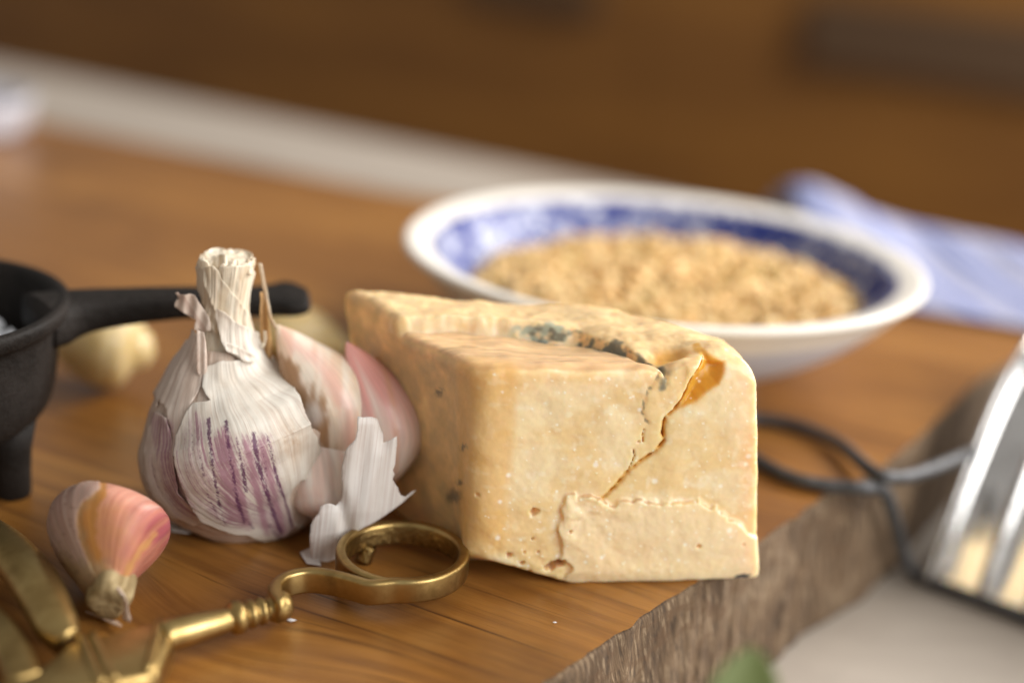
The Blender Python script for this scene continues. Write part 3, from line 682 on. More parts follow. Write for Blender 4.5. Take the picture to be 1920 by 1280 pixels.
sheath('outer_skin', front, M['skin'], 1.5, rough=.45, seed=1, curl=.35, purple=PURPLE, step=.36,
       brown=lambda q: .5 * np.exp(-(np.linalg.norm((q - A([547, 825])) / A([22, 40]), axis=1)) ** 2))
# a second smooth sheet running up into the stem
upper_ = z1([(352, 395), (330, 330), (345, 300), (420, 330), (480, 385), (520, 450), (560, 520), (600, 575), (632, 640), (660, 720), (640, 720), (600, 650), (560, 600), (500, 560), (430, 540), (370, 520), (330, 480), (410, 462), (385, 440)])
# stem: overlapping dry leaf bases
tS = np.linspace(.93, 1.5, 70); th_s = np.linspace(-np.pi, np.pi, 97)[:-1]
tg, thg = np.meshgrid(tS, th_s, indexing='ij')
sect = np.round(1.5 * vn(np.stack([np.cos(thg) * 2.6, np.sin(thg) * 2.6, 0 * thg], -1), 30) * 3) / 3
ragged = tg + (.05 * sect - .035 * np.cos(thg) - .03 * np.sin(-thg) + .02 * fbm(np.stack([np.cos(thg) * 7, np.sin(thg) * 7, 0 * thg], -1), 31, 3)) * ss(1.25, 1.5, tg)
off = .9 * vn(np.stack([np.cos(thg) * 3, np.sin(thg) * 3, tg * .6], -1), 32) + .5 * sect * ss(1.1, 1.4, tg) - .8 * ss(1.35, 1.1, tg) + .18 * vn(np.stack([np.cos(thg) * 11, np.sin(thg) * 11, tg], -1), 33) - .6
P = G.pos(thg.ravel(), ragged.ravel(), off.ravel())
mk('stem', P, grid_faces(len(tS), 96, True), M['stem'], bulb, uv=np.column_stack([thg.ravel(), tg.ravel()]), attrs={'brown': .25 * ss(.4, .9, vn(np.column_stack([np.cos(thg.ravel()) * 4, np.sin(thg.ravel()) * 4, tg.ravel() * 2]), 34))}, solid=.5)
rr = np.linspace(0, 1, 14); tg2, rg2 = np.meshgrid(th_s, rr, indexing='ij'); c, T, e1, e2 = G.frame(A([1.465]))
capn = fbm(np.stack([np.cos(tg2) * rg2 * 5, np.sin(tg2) * rg2 * 5, 0 * rg2], -1), 35, 3)
P = c[0] + (rg2 * 6.2)[..., None] * (np.cos(tg2)[..., None] * e1[0] + np.sin(tg2)[..., None] * e2[0]) + (.5 * capn + .3 + .12 * fbm(np.stack([np.cos(tg2) * rg2 * 9, np.sin(tg2) * rg2 * 9, 0 * rg2], -1), 36, 2) + .6 * (1 - rg2) - 1.3 * np.cos(tg2) * rg2)[..., None] * T[0]
mk('stem_cut', P.transpose(1, 0, 2).reshape(-1, 3), grid_faces(14, 96, True), M['stem'], bulb, uv=np.column_stack([(rg2.T * 2).ravel(), tg2.T.ravel() * .3]), attrs={'brown': (.35 * ss(.1, .6, capn)).T.ravel()})
s1 = [(320 + x / 5.333, 460 + y / 5.333) for x, y in [(350, 230), (440, 195), (490, 240), (520, 330), (590, 440), (680, 560), (780, 720), (840, 850), (830, 930), (760, 960), (640, 930), (545, 850), (480, 720), (420, 560), (370, 400)]]
s2 = [(320 + x / 5.333, 460 + y / 5.333) for x, y in [(500, 215), (620, 205), (720, 200), (790, 175), (835, 260), (850, 420), (862, 640), (866, 800), (840, 880), (800, 800), (700, 640), (600, 480), (530, 360)]]
s3 = [(320 + x / 5.333, 460 + y / 5.333) for x, y in [(280, 205), (350, 220), (380, 400), (430, 560), (480, 720), (520, 860), (450, 880), (400, 760), (350, 640), (300, 480), (268, 340)]]
sheath('stem_skin', s2, M['stem'], .15, rough=.25, seed=5, step=.5, ribs=.3, curl=.12, thick=.2)
sheath('stem_skin', s3, M['stem'], .25, rough=.25, seed=6, step=.5, ribs=.25, curl=.2, thick=.2, brown=lambda q: .35 + 0 * q[:, 0])
sheath('stem_skin', s1, M['stem'], .6, rough=.25, seed=4, step=.5, ribs=.25, curl=.25, thick=.2)
for k_, q_ in enumerate(([(372, 520), (369, 496), (373, 486), (381, 481), (386, 494), (390, 520)], [(452, 512), (457, 494), (464, 484), (469, 488), (474, 516)], [(396, 506), (402, 486), (412, 476), (424, 478), (428, 504)], [(430, 510), (436, 490), (446, 484), (450, 508)])):
    o_ = rough_outline(q_, 3, .8, 50 + k_, .1); v_, f_ = cdt(o_, 3.0); P_ = ony(v_[:, 0], v_[:, 1], 295.3 + (510 - v_[:, 1]) * .05 * (1 if k_ != 2 else 1.6) + .3 * np.sin(v_[:, 0] / 2.5) + .10 * np.abs(v_[:, 0] - 423) ** .9)
    mk('stem_strip', P_, f_, M['stem'], bulb, uv=np.column_stack([v_[:, 0] / 45, v_[:, 1] / 300]), attrs={'brown': np.full(len(v_), .15), 'purple': np.zeros(len(v_)), 'pink': np.zeros(len(v_))}, solid=.2)
s4 = z1([(352, 392), (375, 392), (420, 425), (460, 455), (440, 468), (415, 466), (395, 440), (365, 425)])
sheath('stem_skin', s4, M['skin'], 2.4, rough=.2, seed=8, step=.5, curl=.5, thick=.15)

def flap(name, outline, depth, m, parent=bulb, rough=.4, seed=0, step=5.5, thick=.08, brown=0, along=(0, 1), uvs=38.0):
    o = rough_outline(outline, 5, rough * 3, seed, .06); v, f = cdt(o, step)
    P = ony(v[:, 0], v[:, 1], depth(v[:, 0], v[:, 1])); al = A(along, float); ac = A([al[1], -al[0]])
    q = v / 8.3
    return mk(name, P, f, m, parent, uv=np.column_stack([q @ ac / 22, q @ al / 60]), attrs={'brown': np.full(len(v), brown), 'purple': np.zeros(len(v)), 'pink': np.zeros(len(v))}, solid=thick)
z3 = lambda pts: [(540 + x / 4.13, 760 + y / 4.13) for x, y in pts]
big = z3([(540, 85), (580, 92), (650, 82), (690, 100), (712, 160), (732, 212), (735, 290), (790, 268), (842, 238), (846, 300), (835, 380), (826, 460), (812, 500), (826, 530), (808, 572), (830, 610), (850, 632), (856, 665), (872, 695), (910, 705), (960, 660), (996, 650), (965, 690), (930, 715), (860, 775), (740, 862), (640, 920), (560, 960), (490, 1000), (430, 1060), (400, 1110), (368, 1190), (270, 1226), (188, 1215), (172, 1120), (166, 1010), (178, 930), (195, 885), (240, 832), (250, 782), (290, 760), (322, 755), (372, 775), (412, 730), (420, 650), (412, 560), (416, 470), (436, 390), (452, 332), (520, 262), (538, 190)])
def bigdepth(x, y):
    X = (x - 540) * 4.13; Y = (y - 760) * 4.13
    base = 279.2 + (x - 690) * .020 + np.clip(1020 - y, 0, 400) * .004 + np.clip(y - 960, 0, 100) * .02
    fold = 1.2 * np.exp(-((X - 420 - (Y - 780) * .15) / 55) ** 2) * ss(560, 760, Y)              # gully between the two lobes
    rip = .10 * np.sin(X / 24.0 + Y / 150.0) + .42 * vn1(X / 110.0 + Y / 700, 4) + .07 * vn1(X / 14.0, 5)
    curl = 2.6 * np.clip((150 - Y) / 150, 0, 1) ** 1.5 + 2.2 * np.clip((X - 830) / 160, 0, 1) + 1.4 * np.exp(-((X - 735) / 60) ** 2) * ss(420, 200, Y)
    left_ = -1.8 * np.clip((420 - X) / 250, 0, 1) * ss(700, 900, Y)
    bend = 3.0 * ((X - 600) / 400) ** 2
    return base + fold + rip + curl + left_ + bend * .8
flap('loose_skin', big, bigdepth, M['skin_flap'], seed=21, step=4.2, rough=.3, along=(-.12, 1))
z5 = lambda pts: [(320 + x / 5.333, 460 + y / 5.333) for x, y in pts]
lf = z5([(45, 475), (75, 468), (92, 490), (140, 492), (195, 480), (240, 500), (300, 590), (350, 660), (390, 740), (410, 830), (395, 860), (350, 850), (330, 880), (262, 842), (235, 850), (240, 800), (256, 745), (200, 720), (110, 665), (40, 612), (42, 580), (62, 538), (85, 545), (70, 515)])
flap('loose_skin', lf, lambda x, y: 295.0 - (x - 330) * .02 + .5 * np.sin(x / 4.0 + y / 30) + .014 * (640 - y), M['skin_back'], seed=22, step=4, rough=.2, along=(.55, .83))
ls = z5([(262, 842), (330, 870), (350, 960), (360, 1100), (362, 1300), (300, 1350), (262, 1250), (258, 1100), (255, 980)])
flap('loose_skin', ls, lambda x, y: 290.0 + (y - 620) * .0 + .35 * np.sin(x / 2.2) - .02 * (y - 640), M['skin_back'], seed=23, step=4, rough=.2)
fb = z5([(872, 178), (890, 172), (915, 185), (935, 300), (965, 450), (990, 590), (1012, 720), (1060, 800), (1090, 835), (1040, 830), (1000, 770), (970, 640), (935, 500), (905, 340)])
flap('dry_fibre', fb, lambda x, y: 302.0 + (y - 520) * -.01, M['stem'], seed=24, step=4, rough=.1, brown=.45)
fb2 = z5([(893, 465), (920, 462), (935, 520), (960, 560), (968, 680), (990, 800), (1005, 920), (1015, 1060), (1010, 1130), (985, 1140), (950, 1080), (925, 1010), (900, 900), (895, 780), (888, 660), (900, 560)])
flap('dry_fibre', fb2, lambda x, y: 301.0 + .6 * np.sin(x / 3.0) - (y - 560) * .012, M['fibre'], seed=25, step=4, rough=.2, brown=.2)
fb3 = z5([(925, 850), (955, 860), (965, 930), (940, 1010), (905, 1030), (900, 1005), (930, 960)])
flap('dry_fibre', fb3, lambda x, y: 298.6 + .3 * np.sin(x / 3.0), M['stem'], seed=26, step=4, rough=.1, brown=.1)
bt = [(316, 984), (335, 990), (372, 990), (402, 982), (385, 994), (350, 1000), (322, 996)]
flap('loose_skin', bt, lambda x, y: onz(x, y, 1.0 + 0 * x)[..., 1] + .3 * np.sin(x / 7), M['skin_flap'], seed=27, step=4, rough=.1)
bt2 = [(562, 1035), (590, 1022), (602, 1060), (575, 1056)]
flap('loose_skin', bt2, lambda x, y: onz(x, y, .6 + 0 * x)[..., 1], M['skin_flap'], seed=28, step=4, rough=.1)

# ------------------------------------------------------------------ cloves
def clove_pts(B, T, out, ra, rb, bow, nt=90, na=96, keel=.35, tip=1.0, pk=.5, seed=0):
    """B base, T tip, out = direction of the rounded back"""
    B, T = A(B, float), A(T, float); ax = T - B; Ln = np.linalg.norm(ax); ax /= Ln
    o = A(out, float); o -= (o @ ax) * ax; o /= np.linalg.norm(o); s = np.cross(ax, o)
    t = np.linspace(0, 1, nt); ph = np.linspace(0, 2 * np.pi, na, endpoint=False)
    r = cubic([0, .04, .15, .64 * pk, pk, pk + .46 * (1 - pk), pk + .76 * (1 - pk), pk + .94 * (1 - pk), 1], [0, .26, .50, .86, 1, .80, .42, .14 * tip, 0], t)
    r = np.clip(r, 0, None)
    tt, pp = np.meshgrid(t, ph, indexing='ij'); c, sn = np.cos(pp), np.sin(pp)
    ro = np.where(c > 0, ra, ra * .62); kx = np.sign(c) * np.abs(c) ** np.where(c > 0, 1.0, 1 - keel)
    x = r[:, None] * ro * c; y = r[:, None] * rb * np.sign(sn) * np.abs(sn) ** np.where(c > 0, 1.0, 1 + keel * 1.2)
    cen = bow * np.sin(np.pi * t) ** 1.0
    w = .03 * ra * fbm(np.stack([tt * 3, np.cos(pp) * 1.2, np.sin(pp) * 1.2 + seed], -1), 91, 2) * r[:, None]
    P = B + (tt * Ln)[..., None] * ax + (x + cen[:, None] + w * c)[..., None] * o + (y + w * sn)[..., None] * s
    return P.reshape(-1, 3), grid_faces(nt, na, True), tt.ravel(), pp.ravel()
def clove(name, B, T, out, ra, rb, bow, col, m, parent, disp=None, **k):
    P, F, t, ph = clove_pts(B, T, out, ra, rb, bow, **k)
    if disp: P = disp(P, t, ph, proj(P))
    tint = col(P, t, ph, proj(P))
    return mk(name, P, F, m, parent, uv=np.column_stack([ph / (2 * np.pi), t]), cols={'tint': np.clip(tint, 0, 1)}, base=B)
def lerp(a, b, w): return a + (b - a) * np.asarray(w)[:, None]
def c_outer(P, t, ph, pp):
    n = fbm(np.column_stack([np.cos(ph) * 5, np.sin(ph) * 5, t * 1.3]), 95, 3)
    c = lerp(np.tile(A([.82, .68, .60]), (len(t), 1)), A([.86, .78, .72]), ss(-.3, .5, n))
    c = lerp(c, A([.72, .30, .26]), .9 * ss(.35, .95, t + .2 * n)); e = np.abs(np.sin(ph - .5))
    edge = ss(10, 0, np.abs(pp[:, 0] - (740 + (pp[:, 1] - 780) * .12 - ((pp[:, 1] - 780) / 30) ** 2 * .9))) ; c = lerp(c, A([.70, .38, .24]), .6 * edge)
    return c
def c_inner(P, t, ph, pp):
    n = fbm(np.column_stack([pp / A([16, 60]) @ A([[.9, .3], [-.3, .9]]), 0 * t]), 96, 3)
    c = lerp(np.tile(A([.78, .60, .44]), (len(t), 1)), A([.83, .72, .60]), ss(-.4, .6, n))
    pk = [(530, 620), (600, 660), (665, 760), (670, 830), (645, 860), (640, 770), (590, 690), (545, 660)]
    c = lerp(c, A([.72, .40, .34]), .65 * ss(16, -12, sdpoly(pp, pk) + 10 * n))
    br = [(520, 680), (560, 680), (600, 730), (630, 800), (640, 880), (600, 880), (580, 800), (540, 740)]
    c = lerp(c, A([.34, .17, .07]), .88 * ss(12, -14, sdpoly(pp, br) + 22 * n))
    w = np.exp(-((pp[:, 0] - 592) / 22) ** 2 - ((pp[:, 1] - 778) / 26) ** 2); return lerp(c, A([.84, .80, .76]), .6 * ss(.2, .9, w + .3 * n))  # white highlight painted into the clove's colour
def c_small(P, t, ph, pp):
    n = fbm(np.column_stack([np.cos(ph) * 5, np.sin(ph) * 5, t * 1.5]), 97, 2)
    return lerp(np.tile(A([.80, .62, .54]), (len(t), 1)), A([.85, .76, .69]), ss(-.4, .5, n))
clove('clove', (-37.5, 298.5, 3), (-37.5, 303, 44.0), (.95, -.3, .1), 10.5, 9.5, 10.0, c_outer, M['clove'], bulb, pk=.62, seed=1)
clove('clove', (-45.0, 296, 3), (-53.5, 304, 46.5), (.90, -.30, .35), 11.6, 10.0, 9.8, c_inner, M['clove'], bulb, pk=.62, seed=2)
clove('clove', (-38.5, 290.5, 1.5), (-44.0, 297.5, 31), (.6, -.75, .0), 8.6, 9.0, 2.4, c_small, M['clove'], bulb, pk=.36, seed=3)
clove('clove', (-46, 304, 3), (-52, 306, 40.0), (.75, .6, .0), 10, 10, 6.5, c_small, M['clove'], bulb, pk=.45, seed=4)

# ------------------------------------------------------------------ loose clove in front
fc = thing('garlic_clove', 'single pink unpeeled garlic clove with a dry root end lying before the bulb', 'garlic clove', (-82, 262, 0))
zc = lambda pts: [(60 + x / 4.27, 890 + y / 4.27) for x, y in pts]
bnd1 = zc([(545, 110), (470, 175), (400, 225), (365, 300), (358, 400), (372, 500), (400, 580), (450, 700), (520, 820), (560, 900)])
bnd2 = zc([(600, 165), (550, 220), (520, 290), (508, 400), (525, 540), (560, 680), (600, 800), (630, 890)])
yel = zc([(985, 480), (920, 540), (850, 630), (790, 720), (755, 810), (735, 900)])
def c_front(P, t, ph, pp):
    n = fbm(np.column_stack([pp / 14, 0 * t]), 98, 3); fibn = fbm(np.column_stack([np.cos(ph) * 9, np.sin(ph) * 9, t * 1.6]), 99, 3)
    y = pp[:, 1]
    b1 = A(bnd1); b2 = A(bnd2); x1 = np.interp(y, b1[:, 1], b1[:, 0]); x2 = np.interp(y, b2[:, 1], b2[:, 0])
    c = lerp(np.tile(A([.76, .38, .19]), (len(t), 1)), A([.74, .32, .24]), ss(180, 270, pp[:, 0] + 20 * n))
    c = lerp(c, A([.82, .45, .36]), ss(960, 925, y + 8 * n) * .8)
    mg = np.exp(-((pp[:, 0] - 300) / 38) ** 2 - ((y - 985) / 42) ** 2); c = lerp(c, A([.52, .13, .19]), .85 * ss(.2, .8, mg) * ss(-.7, .5, fibn))
    pl = np.exp(-((pp[:, 0] - 290) / 26) ** 2 - ((y - 942) / 18) ** 2); c = lerp(c, A([.84, .66, .60]), .7 * ss(.25, .8, pl) * ss(-.5, .4, fibn))  # pale highlight painted into the tint near the tip
    c = lerp(c, A([.86, .52, .20]), .8 * ss(9, 1, segdist(pp, yel) + 3 * n))
    c = lerp(c, A([.62, .30, .07]), ss(3, -5, pp[:, 0] - x2 + 4 * n) * .95)
    c = lerp(c, A([.52, .37, .20]), ss(6, -22, pp[:, 0] - (x1 + x2) / 2 + 6 * n) * .8)
    c = lerp(c, A([.56, .42, .36]), ss(2, -3, pp[:, 0] - x1 + 1 * n))
    c = lerp(c, A([.47, .36, .20]), ss(960 + 70, 960 + 110, y + 10 * n) * ss(30, -10, pp[:, 0] - x2) * .8)
    c = lerp(c, A([.62, .47, .44]), ss(125, 95, pp[:, 0] + 8 * n) * .7)
    c = lerp(c, A([.25, .17, .12]), .55 * ss(.55, .9, fbm(np.column_stack([pp / 7, 0 * t]), 100, 2)) * ss(2, -10, pp[:, 0] - x1))
    fine_ = fbm(np.column_stack([np.cos(ph) * 26, np.sin(ph) * 26, t * 2.2]), 133, 3)
    c = lerp(c, c * A([.72, .50, .50]), ss(.05, .65, fine_) * .5)
    return c * A([.65, .585, .54]) * (1 + .07 * fibn)[:, None]
cb = onz(204, 1132, 5.5); ct = onz(314, 974, 13.0)
def skin_step(P, t, ph, pp):
    b1 = A(bnd1); x1 = np.interp(pp[:, 1], b1[:, 1], b1[:, 0]); c = (cb + ct) / 2
    n = fbm(np.column_stack([pp / 6, 0 * t]), 131, 2); w = .38 * ss(1.5, -1.5, pp[:, 0] - x1 + 2 * n) * ss(.02, .1, t) * ss(1, .93, t)
    r = P - (cb + t[:, None] * (ct - cb)); r /= np.linalg.norm(r, axis=1)[:, None] + 1e-6
    rid = .10 * fbm(np.column_stack([np.cos(ph) * 11, np.sin(ph) * 11, t * 1.4]), 132, 3) * ss(.0, .1, t) * ss(1, .9, t)
    return P + r * (w + rid)[:, None]
clove('clove_body', cb, ct, (-.85, .12, .50), 14.6, 13.4, 6.6, c_front, M['dry_clove'], fc, disp=skin_step, nt=240, na=300, pk=.56, seed=5, tip=.95, keel=.16)
# the dry root end: a fibrous disc facing the camera
rd = onz(202, 1131, 6.0); w = CAM - rd; w = w / np.linalg.norm(w); axd = A([.05, -.82, -.35]); axd /= np.linalg.norm(axd)
def jigr(r, h, t):
    k = 1 + .16 * np.cos(2 * t + .6) + .10 * np.cos(4 * t); return r * k, h + .16 * fbm(np.stack([np.cos(t) * r / 1.2, np.sin(t) * r / 1.2, 0 * r], -1), 101, 3)
o = lathe('root_end', [(4.9, -6), (4.9, -2), (4.75, -.7), (4.3, .1), (3.4, .3), (2.4, .2), (1.5, .1), (.6, 0), (.0, 0)], colattr_mat('dry_root', .8, 0, bumpd=.5), fc, rd, 48, axd, jig=jigr)
vv = np.zeros(len(o.data.vertices) * 3); o.data.vertices.foreach_get('co', vv)
a = o.data.attributes.new('tint', 'FLOAT_COLOR', 'POINT'); nn = fbm(vv.reshape(-1, 3) / S / .9, 102, 3)
a.data.foreach_set('color', np.column_stack([lerp(np.tile(A([.24, .165, .07]), (len(nn), 1)), A([.44, .335, .175]), ss(-.5, .5, nn)), np.ones(len(nn))]).astype(np.float32).ravel())
yd = lambda x, y: onz(x, y, 6.5 + 0 * x)[..., 1] - 2.2 + (y - 1120) * .0
flap('skin_scrap', zc([(640, 895), (700, 900), (745, 960), (768, 1020), (775, 1100), (795, 1150), (782, 1180), (735, 1165), (720, 1150), (735, 1060), (725, 980), (690, 930)]), lambda x, y: 244.8 + (x - 235) * -.02 + .3 * np.sin(x / 3), M['skin_back'], fc, seed=41, step=5, rough=.1, brown=.35)
flap('skin_scrap', zc([(425, 1085), (520, 1105), (610, 1150), (690, 1170), (722, 1200), (712, 1216), (640, 1192), (560, 1150), (480, 1118), (430, 1100)]), lambda x, y: onz(x, y, 1.4 + 0 * x)[..., 1] + 0 * x, M['skin_back'], fc, seed=42, step=5, rough=.1, brown=.6)

# ------------------------------------------------------------------ two peeled cloves behind
def c_peel(P, t, ph, pp):
    n = fbm(P / 6, 103, 2); return lerp(np.tile(A([.58, .42, .18]), (len(t), 1)), A([.66, .52, .27]), ss(-.5, .5, n))
P1 = onz(212, 712, 2.0)
pc = clove('peeled_garlic_clove', P1 + A([11, 4, 7]), P1 + A([-20, 0, 13]), (.3, -.4, .6), 14, 14, 1.0, c_peel, M['peeled'], None, pk=.36, seed=7)
tag(pc, 'cream peeled garlic clove lying under the black handle beside the iron pot', 'garlic clove', 'peeled garlic cloves')
P2 = onz(565, 662, 2.0)
pc2 = clove('peeled_garlic_clove', P2 + A([-19, 0, 3]), P2 + A([16, 0, 2]), (0, .2, .9), 10.5, 11.0, 2.0, c_peel, M['peeled'], None, pk=.4, seed=8)
tag(pc2, 'cream peeled garlic clove lying behind the garlic bulb near the handle tip', 'garlic clove', 'peeled garlic cloves')

# ================================================================== bowl of crumbled cheese
BC = A([44.0, 418.0, 0.0])
prof = [(0, 2.0), (26, 2.0), (28.5, 0), (31, 0), (31.5, 3.5), (35, 6.5), (46, 10.5), (58, 17.5), (68, 26), (75, 33.2), (78.3, 36.2), (78.8, 37.2), (78.2, 38.2), (76, 38.2), (70, 36.2), (67.5, 34.2), (60, 26), (50, 19.5), (36, 14), (18, 11), (0, 10.5)]
bp = cr(prof, 4)
bowl = lathe('serving_bowl', bp, bowl_mat(0, 0), None, (0, 0, 0), 128)
bowl.location = BC * S; bowl.rotation_euler.x = R_(-1.4); tag(bowl, 'white footed bowl with a blue transfer pattern band inside its rim', 'bowl')
nc = 2300; ico = []
def chunk(k):
    p = [(0, 0, 1), (.9, 0, .3), (.28, .85, .3), (-.72, .53, .3), (-.72, -.53, .3), (.28, -.85, .3), (.72, .53, -.4), (-.28, .85, -.4), (-.9, 0, -.4), (-.28, -.85, -.4), (.72, -.53, -.4), (0, 0, -1)]
    f = [(0, 1, 2), (0, 2, 3), (0, 3, 4), (0, 4, 5), (0, 5, 1), (1, 6, 2), (2, 7, 3), (3, 8, 4), (4, 9, 5), (5, 10, 1), (6, 7, 2), (7, 8, 3), (8, 9, 4), (9, 10, 5), (10, 6, 1), (11, 7, 6), (11, 8, 7), (11, 9, 8), (11, 10, 9), (11, 6, 10)]
    return A(p), f
cp, cf = chunk(0); V = []; F = []; CT = []
for k in range(nc):
    rad = 57 * math.sqrt(rng.random()); an = rng.random() * 2 * math.pi
    top = 26.0 + 5.5 * math.cos(rad / 57 * 1.5) + 1.6 * float(vn(A([rad * math.cos(an) / 14, rad * math.sin(an) / 14, 3.]), 5))
    z = top - 3.2 * rng.random() ** 2 if rad < 52 else 23.5 + 2 * rng.random()
    sz = rng.uniform(1.1, 3.1) * (1.0 if rng.random() < .85 else 1.35)
    Rm = np.linalg.qr(rng.normal(size=(3, 3)))[0]
    q = (cp * rng.uniform(.7, 1.25, (12, 1)) * A([1.25, .9, .75])) @ Rm.T * sz + A([rad * 1.05 * math.cos(an) + 3.5, rad * math.sin(an), z - .02 * rad * math.sin(an)]) + BC
    F += [[a + len(V) * 12 for a in f] for f in cf]; V.append(q)
    w = rng.random(); col = A([.58, .33, .10]) * (1 - w) + A([.88, .65, .33]) * w
    if rng.random() < .12: col = A([.50, .33, .10])
    CT.append(np.tile(col, (12, 1)))
cr_ = mk('crumbled_cheese', np.vstack(V), F, M['crumb'], smooth=False, cols={'tint': np.vstack(CT)}, base=BC)
tag(cr_, 'heap of golden crumbled cheese filling the blue and white bowl', 'crumbled cheese', kind='stuff')

# ================================================================== cloth behind the bowl
nu, nv = 120, 90
uu, vv_ = np.meshgrid(np.linspace(0, 1, nu), np.linspace(0, 1, nv), indexing='ij')
c00, c10, c01, c11 = onz(1560, 560, 0), onz(2100, 655, 0), onz(1420, 420, 0), onz(2120, 520, 0)
P = (1 - uu)[..., None] * ((1 - vv_)[..., None] * c00 + vv_[..., None] * c01) + uu[..., None] * ((1 - vv_)[..., None] * c10 + vv_[..., None] * c11)
fold = fbm(np.stack([uu * 3.2 + vv_ * 1.6, vv_ * 1.2 - uu * .6, 0 * uu], -1), 110, 3)
hgt = 2 + 5 * (fold + .6) * ss(0, .25, vv_) * ss(1.05, .8, vv_)
pk = onz(1530, 470, 0); d2 = ((P[..., :2] - pk[:2]) / A([34, 30])) ** 2; hgt = hgt + 21 * np.exp(-d2.sum(-1))
pk2 = onz(1860, 500, 0); d2 = ((P[..., :2] - pk2[:2]) / A([30, 34])) ** 2; hgt = hgt + 4 * np.exp(-d2.sum(-1))
P[..., 2] = np.clip(hgt, .8, 60)
cl = mk('napkin', P.reshape(-1, 3), grid_faces(nu, nv), M['cloth'], uv=np.column_stack([(uu * 1.0 + vv_ * .45).ravel(), vv_.ravel()]), solid=.7, base=onz(1800, 560, 0))
tag(cl, 'crumpled white and blue striped cloth behind the patterned bowl', 'cloth')

# ================================================================== iron pot with handle, salt in it
PC = A([-139.0, 305.0, 0.0])
pot = thing('iron_pot', 'small black cast iron pot on feet with a flat leaf-tipped handle', 'pot', PC)
prof = [(0, 12.5), (14, 12.8), (24, 15.0), (29.5, 19), (32, 25), (33.2, 34), (34, 40.5), (35.5, 42), (36.3, 44), (36, 45.6), (34.5, 46), (33, 45), (31.8, 42), (30.5, 34), (28, 24), (20, 19), (0, 18)]
lathe('pot_body', cr(prof, 4), M['iron'], pot, PC, 96)
for an in (-8, 112, 232):
    x, y = PC[0] + 24.0 * math.cos(R_(an)), PC[1] + 24.0 * math.sin(R_(an))
    lathe('leg', [(0, 0), (3.7, 0), (4.1, .8), (4.2, 6), (4.6, 12), (6.0, 19), (0, 20)], M['iron'], pot, (x, y, 0), 28)
hx = [onz(px, py, 45) for px, py in ((70, 566), (120, 558), (170, 554), (240, 551), (330, 549), (420, 550), (490, 550), (535, 549), (562, 547), (577, 546))]
hp = cr(hx, 8); hn = len(hp); tt = np.linspace(0, 1, hn)
wid = np.clip(cubic([0, .12, .3, .55, .70, .80, .88, .94, .98, 1], [19, 15, 11.5, 11.5, 14.5, 19.5, 17.5, 11, 5, .8], tt), .8, 30); thk = np.interp(tt, [0, .06, .2, .45, .8, 1], [11, 11, 9, 6.6, 4.6, 1.6])
sec = [(math.copysign(abs(math.cos(a)) ** .6, math.cos(a)) * .5, math.copysign(abs(math.sin(a)) ** .6, math.sin(a)) * .5) for a in np.linspace(0, 2 * np.pi, 24, endpoint=False)]
hp2 = hp.copy(); hp2[:, 2] = 45.8 - thk / 2
sweep('handle', hp2, sec, M['iron'], pot, scale=np.column_stack([wid, thk]))
V = []; F = []
for k in range(260):
    rad = 24 * math.sqrt(rng.random()); an = rng.random() * 6.283; q = (cp * rng.uniform(.7, 1.2, (12, 1))) * rng.uniform(.8, 2.2)
    F += [[a + len(V) * 12 for a in f] for f in cf]; V.append(q + PC + A([rad * math.cos(an) + 2, rad * math.sin(an), 31 + 5 * math.cos(rad / 20) + rng.uniform(-1, 1)]))
sl_ = mk('coarse_salt', np.vstack(V), F, M['salt'], smooth=False, base=PC + A([0, 0, 30])); tag(sl_, 'white coarse salt lying inside the black iron pot', 'salt', kind='stuff')

# ================================================================== brass scissors
sc = thing('brass_scissors', 'ornate aged brass scissors with a round finger loop lying in front of the garlic', 'scissors', (-45, 252, 0))
ZT, BH = 8.6, 5.5                                                         # top of the loop, band height
rc = A([-20.4, 272.6]); RR = 12.9
ang = np.linspace(R_(-96), R_(-96 + 372), 110)
ringp = np.column_stack([rc[0] + (RR + .4) * np.cos(ang), rc[1] + RR * np.sin(ang)])
sp_ = onz(*A([(700, 1091), (660, 1079), (625, 1070), (590, 1065), (560, 1067), (532, 1076), (516, 1092), (517, 1108), (528, 1122)]).T, ZT)[:, :2]
arm = cr(sp_[::-1], 7); path = np.vstack([arm, ringp])
from_ = len(arm); zz = np.full(len(path), ZT - BH / 2); zz[-26:] -= np.linspace(0, .25, 26); zz[:from_] -= .0
k3 = np.ones(3) / 3
for _ in range(4):
    path[1:-1] = (path[:-2] + path[1:-1] * 2 + path[2:]) / 4
sec = rrect(2.35, BH, .75, 3)
wsc = np.ones((len(path), 2)); wsc[:14, 0] = np.linspace(.9, 1.25, 14); wsc[-18:, 0] = np.linspace(1, .5, 18)
band = sweep('finger_loop', np.column_stack([path, zz]), sec, M['brass'], sc, scale=wsc)
vv = np.zeros(len(band.data.vertices) * 3); band.data.vertices.foreach_get('co', vv); vv = vv.reshape(-1, 3) / S + A(sc.location[:]) / S
inner = ss(RR - .4, RR - 1.0, np.hypot(vv[:, 0] - rc[0], vv[:, 1] - rc[1])) * ss(ZT - .5, ZT - 1.4, vv[:, 2])
a = band.data.attributes.new('cast', 'FLOAT', 'POINT'); a.data.foreach_set('value', inner.astype(np.float32))
pg = onz(690, 1030, ZT - BH); pg2 = onz(683, 1072, 0.0)
pegp = np.linspace(A([pg[0], rc[1] + math.sqrt(max(0, RR ** 2 - (pg[0] - rc[0]) ** 2)) - .6, ZT - BH + .6]), A([pg2[0] - .8, rc[1] + 8.2, 0.2]), 8)
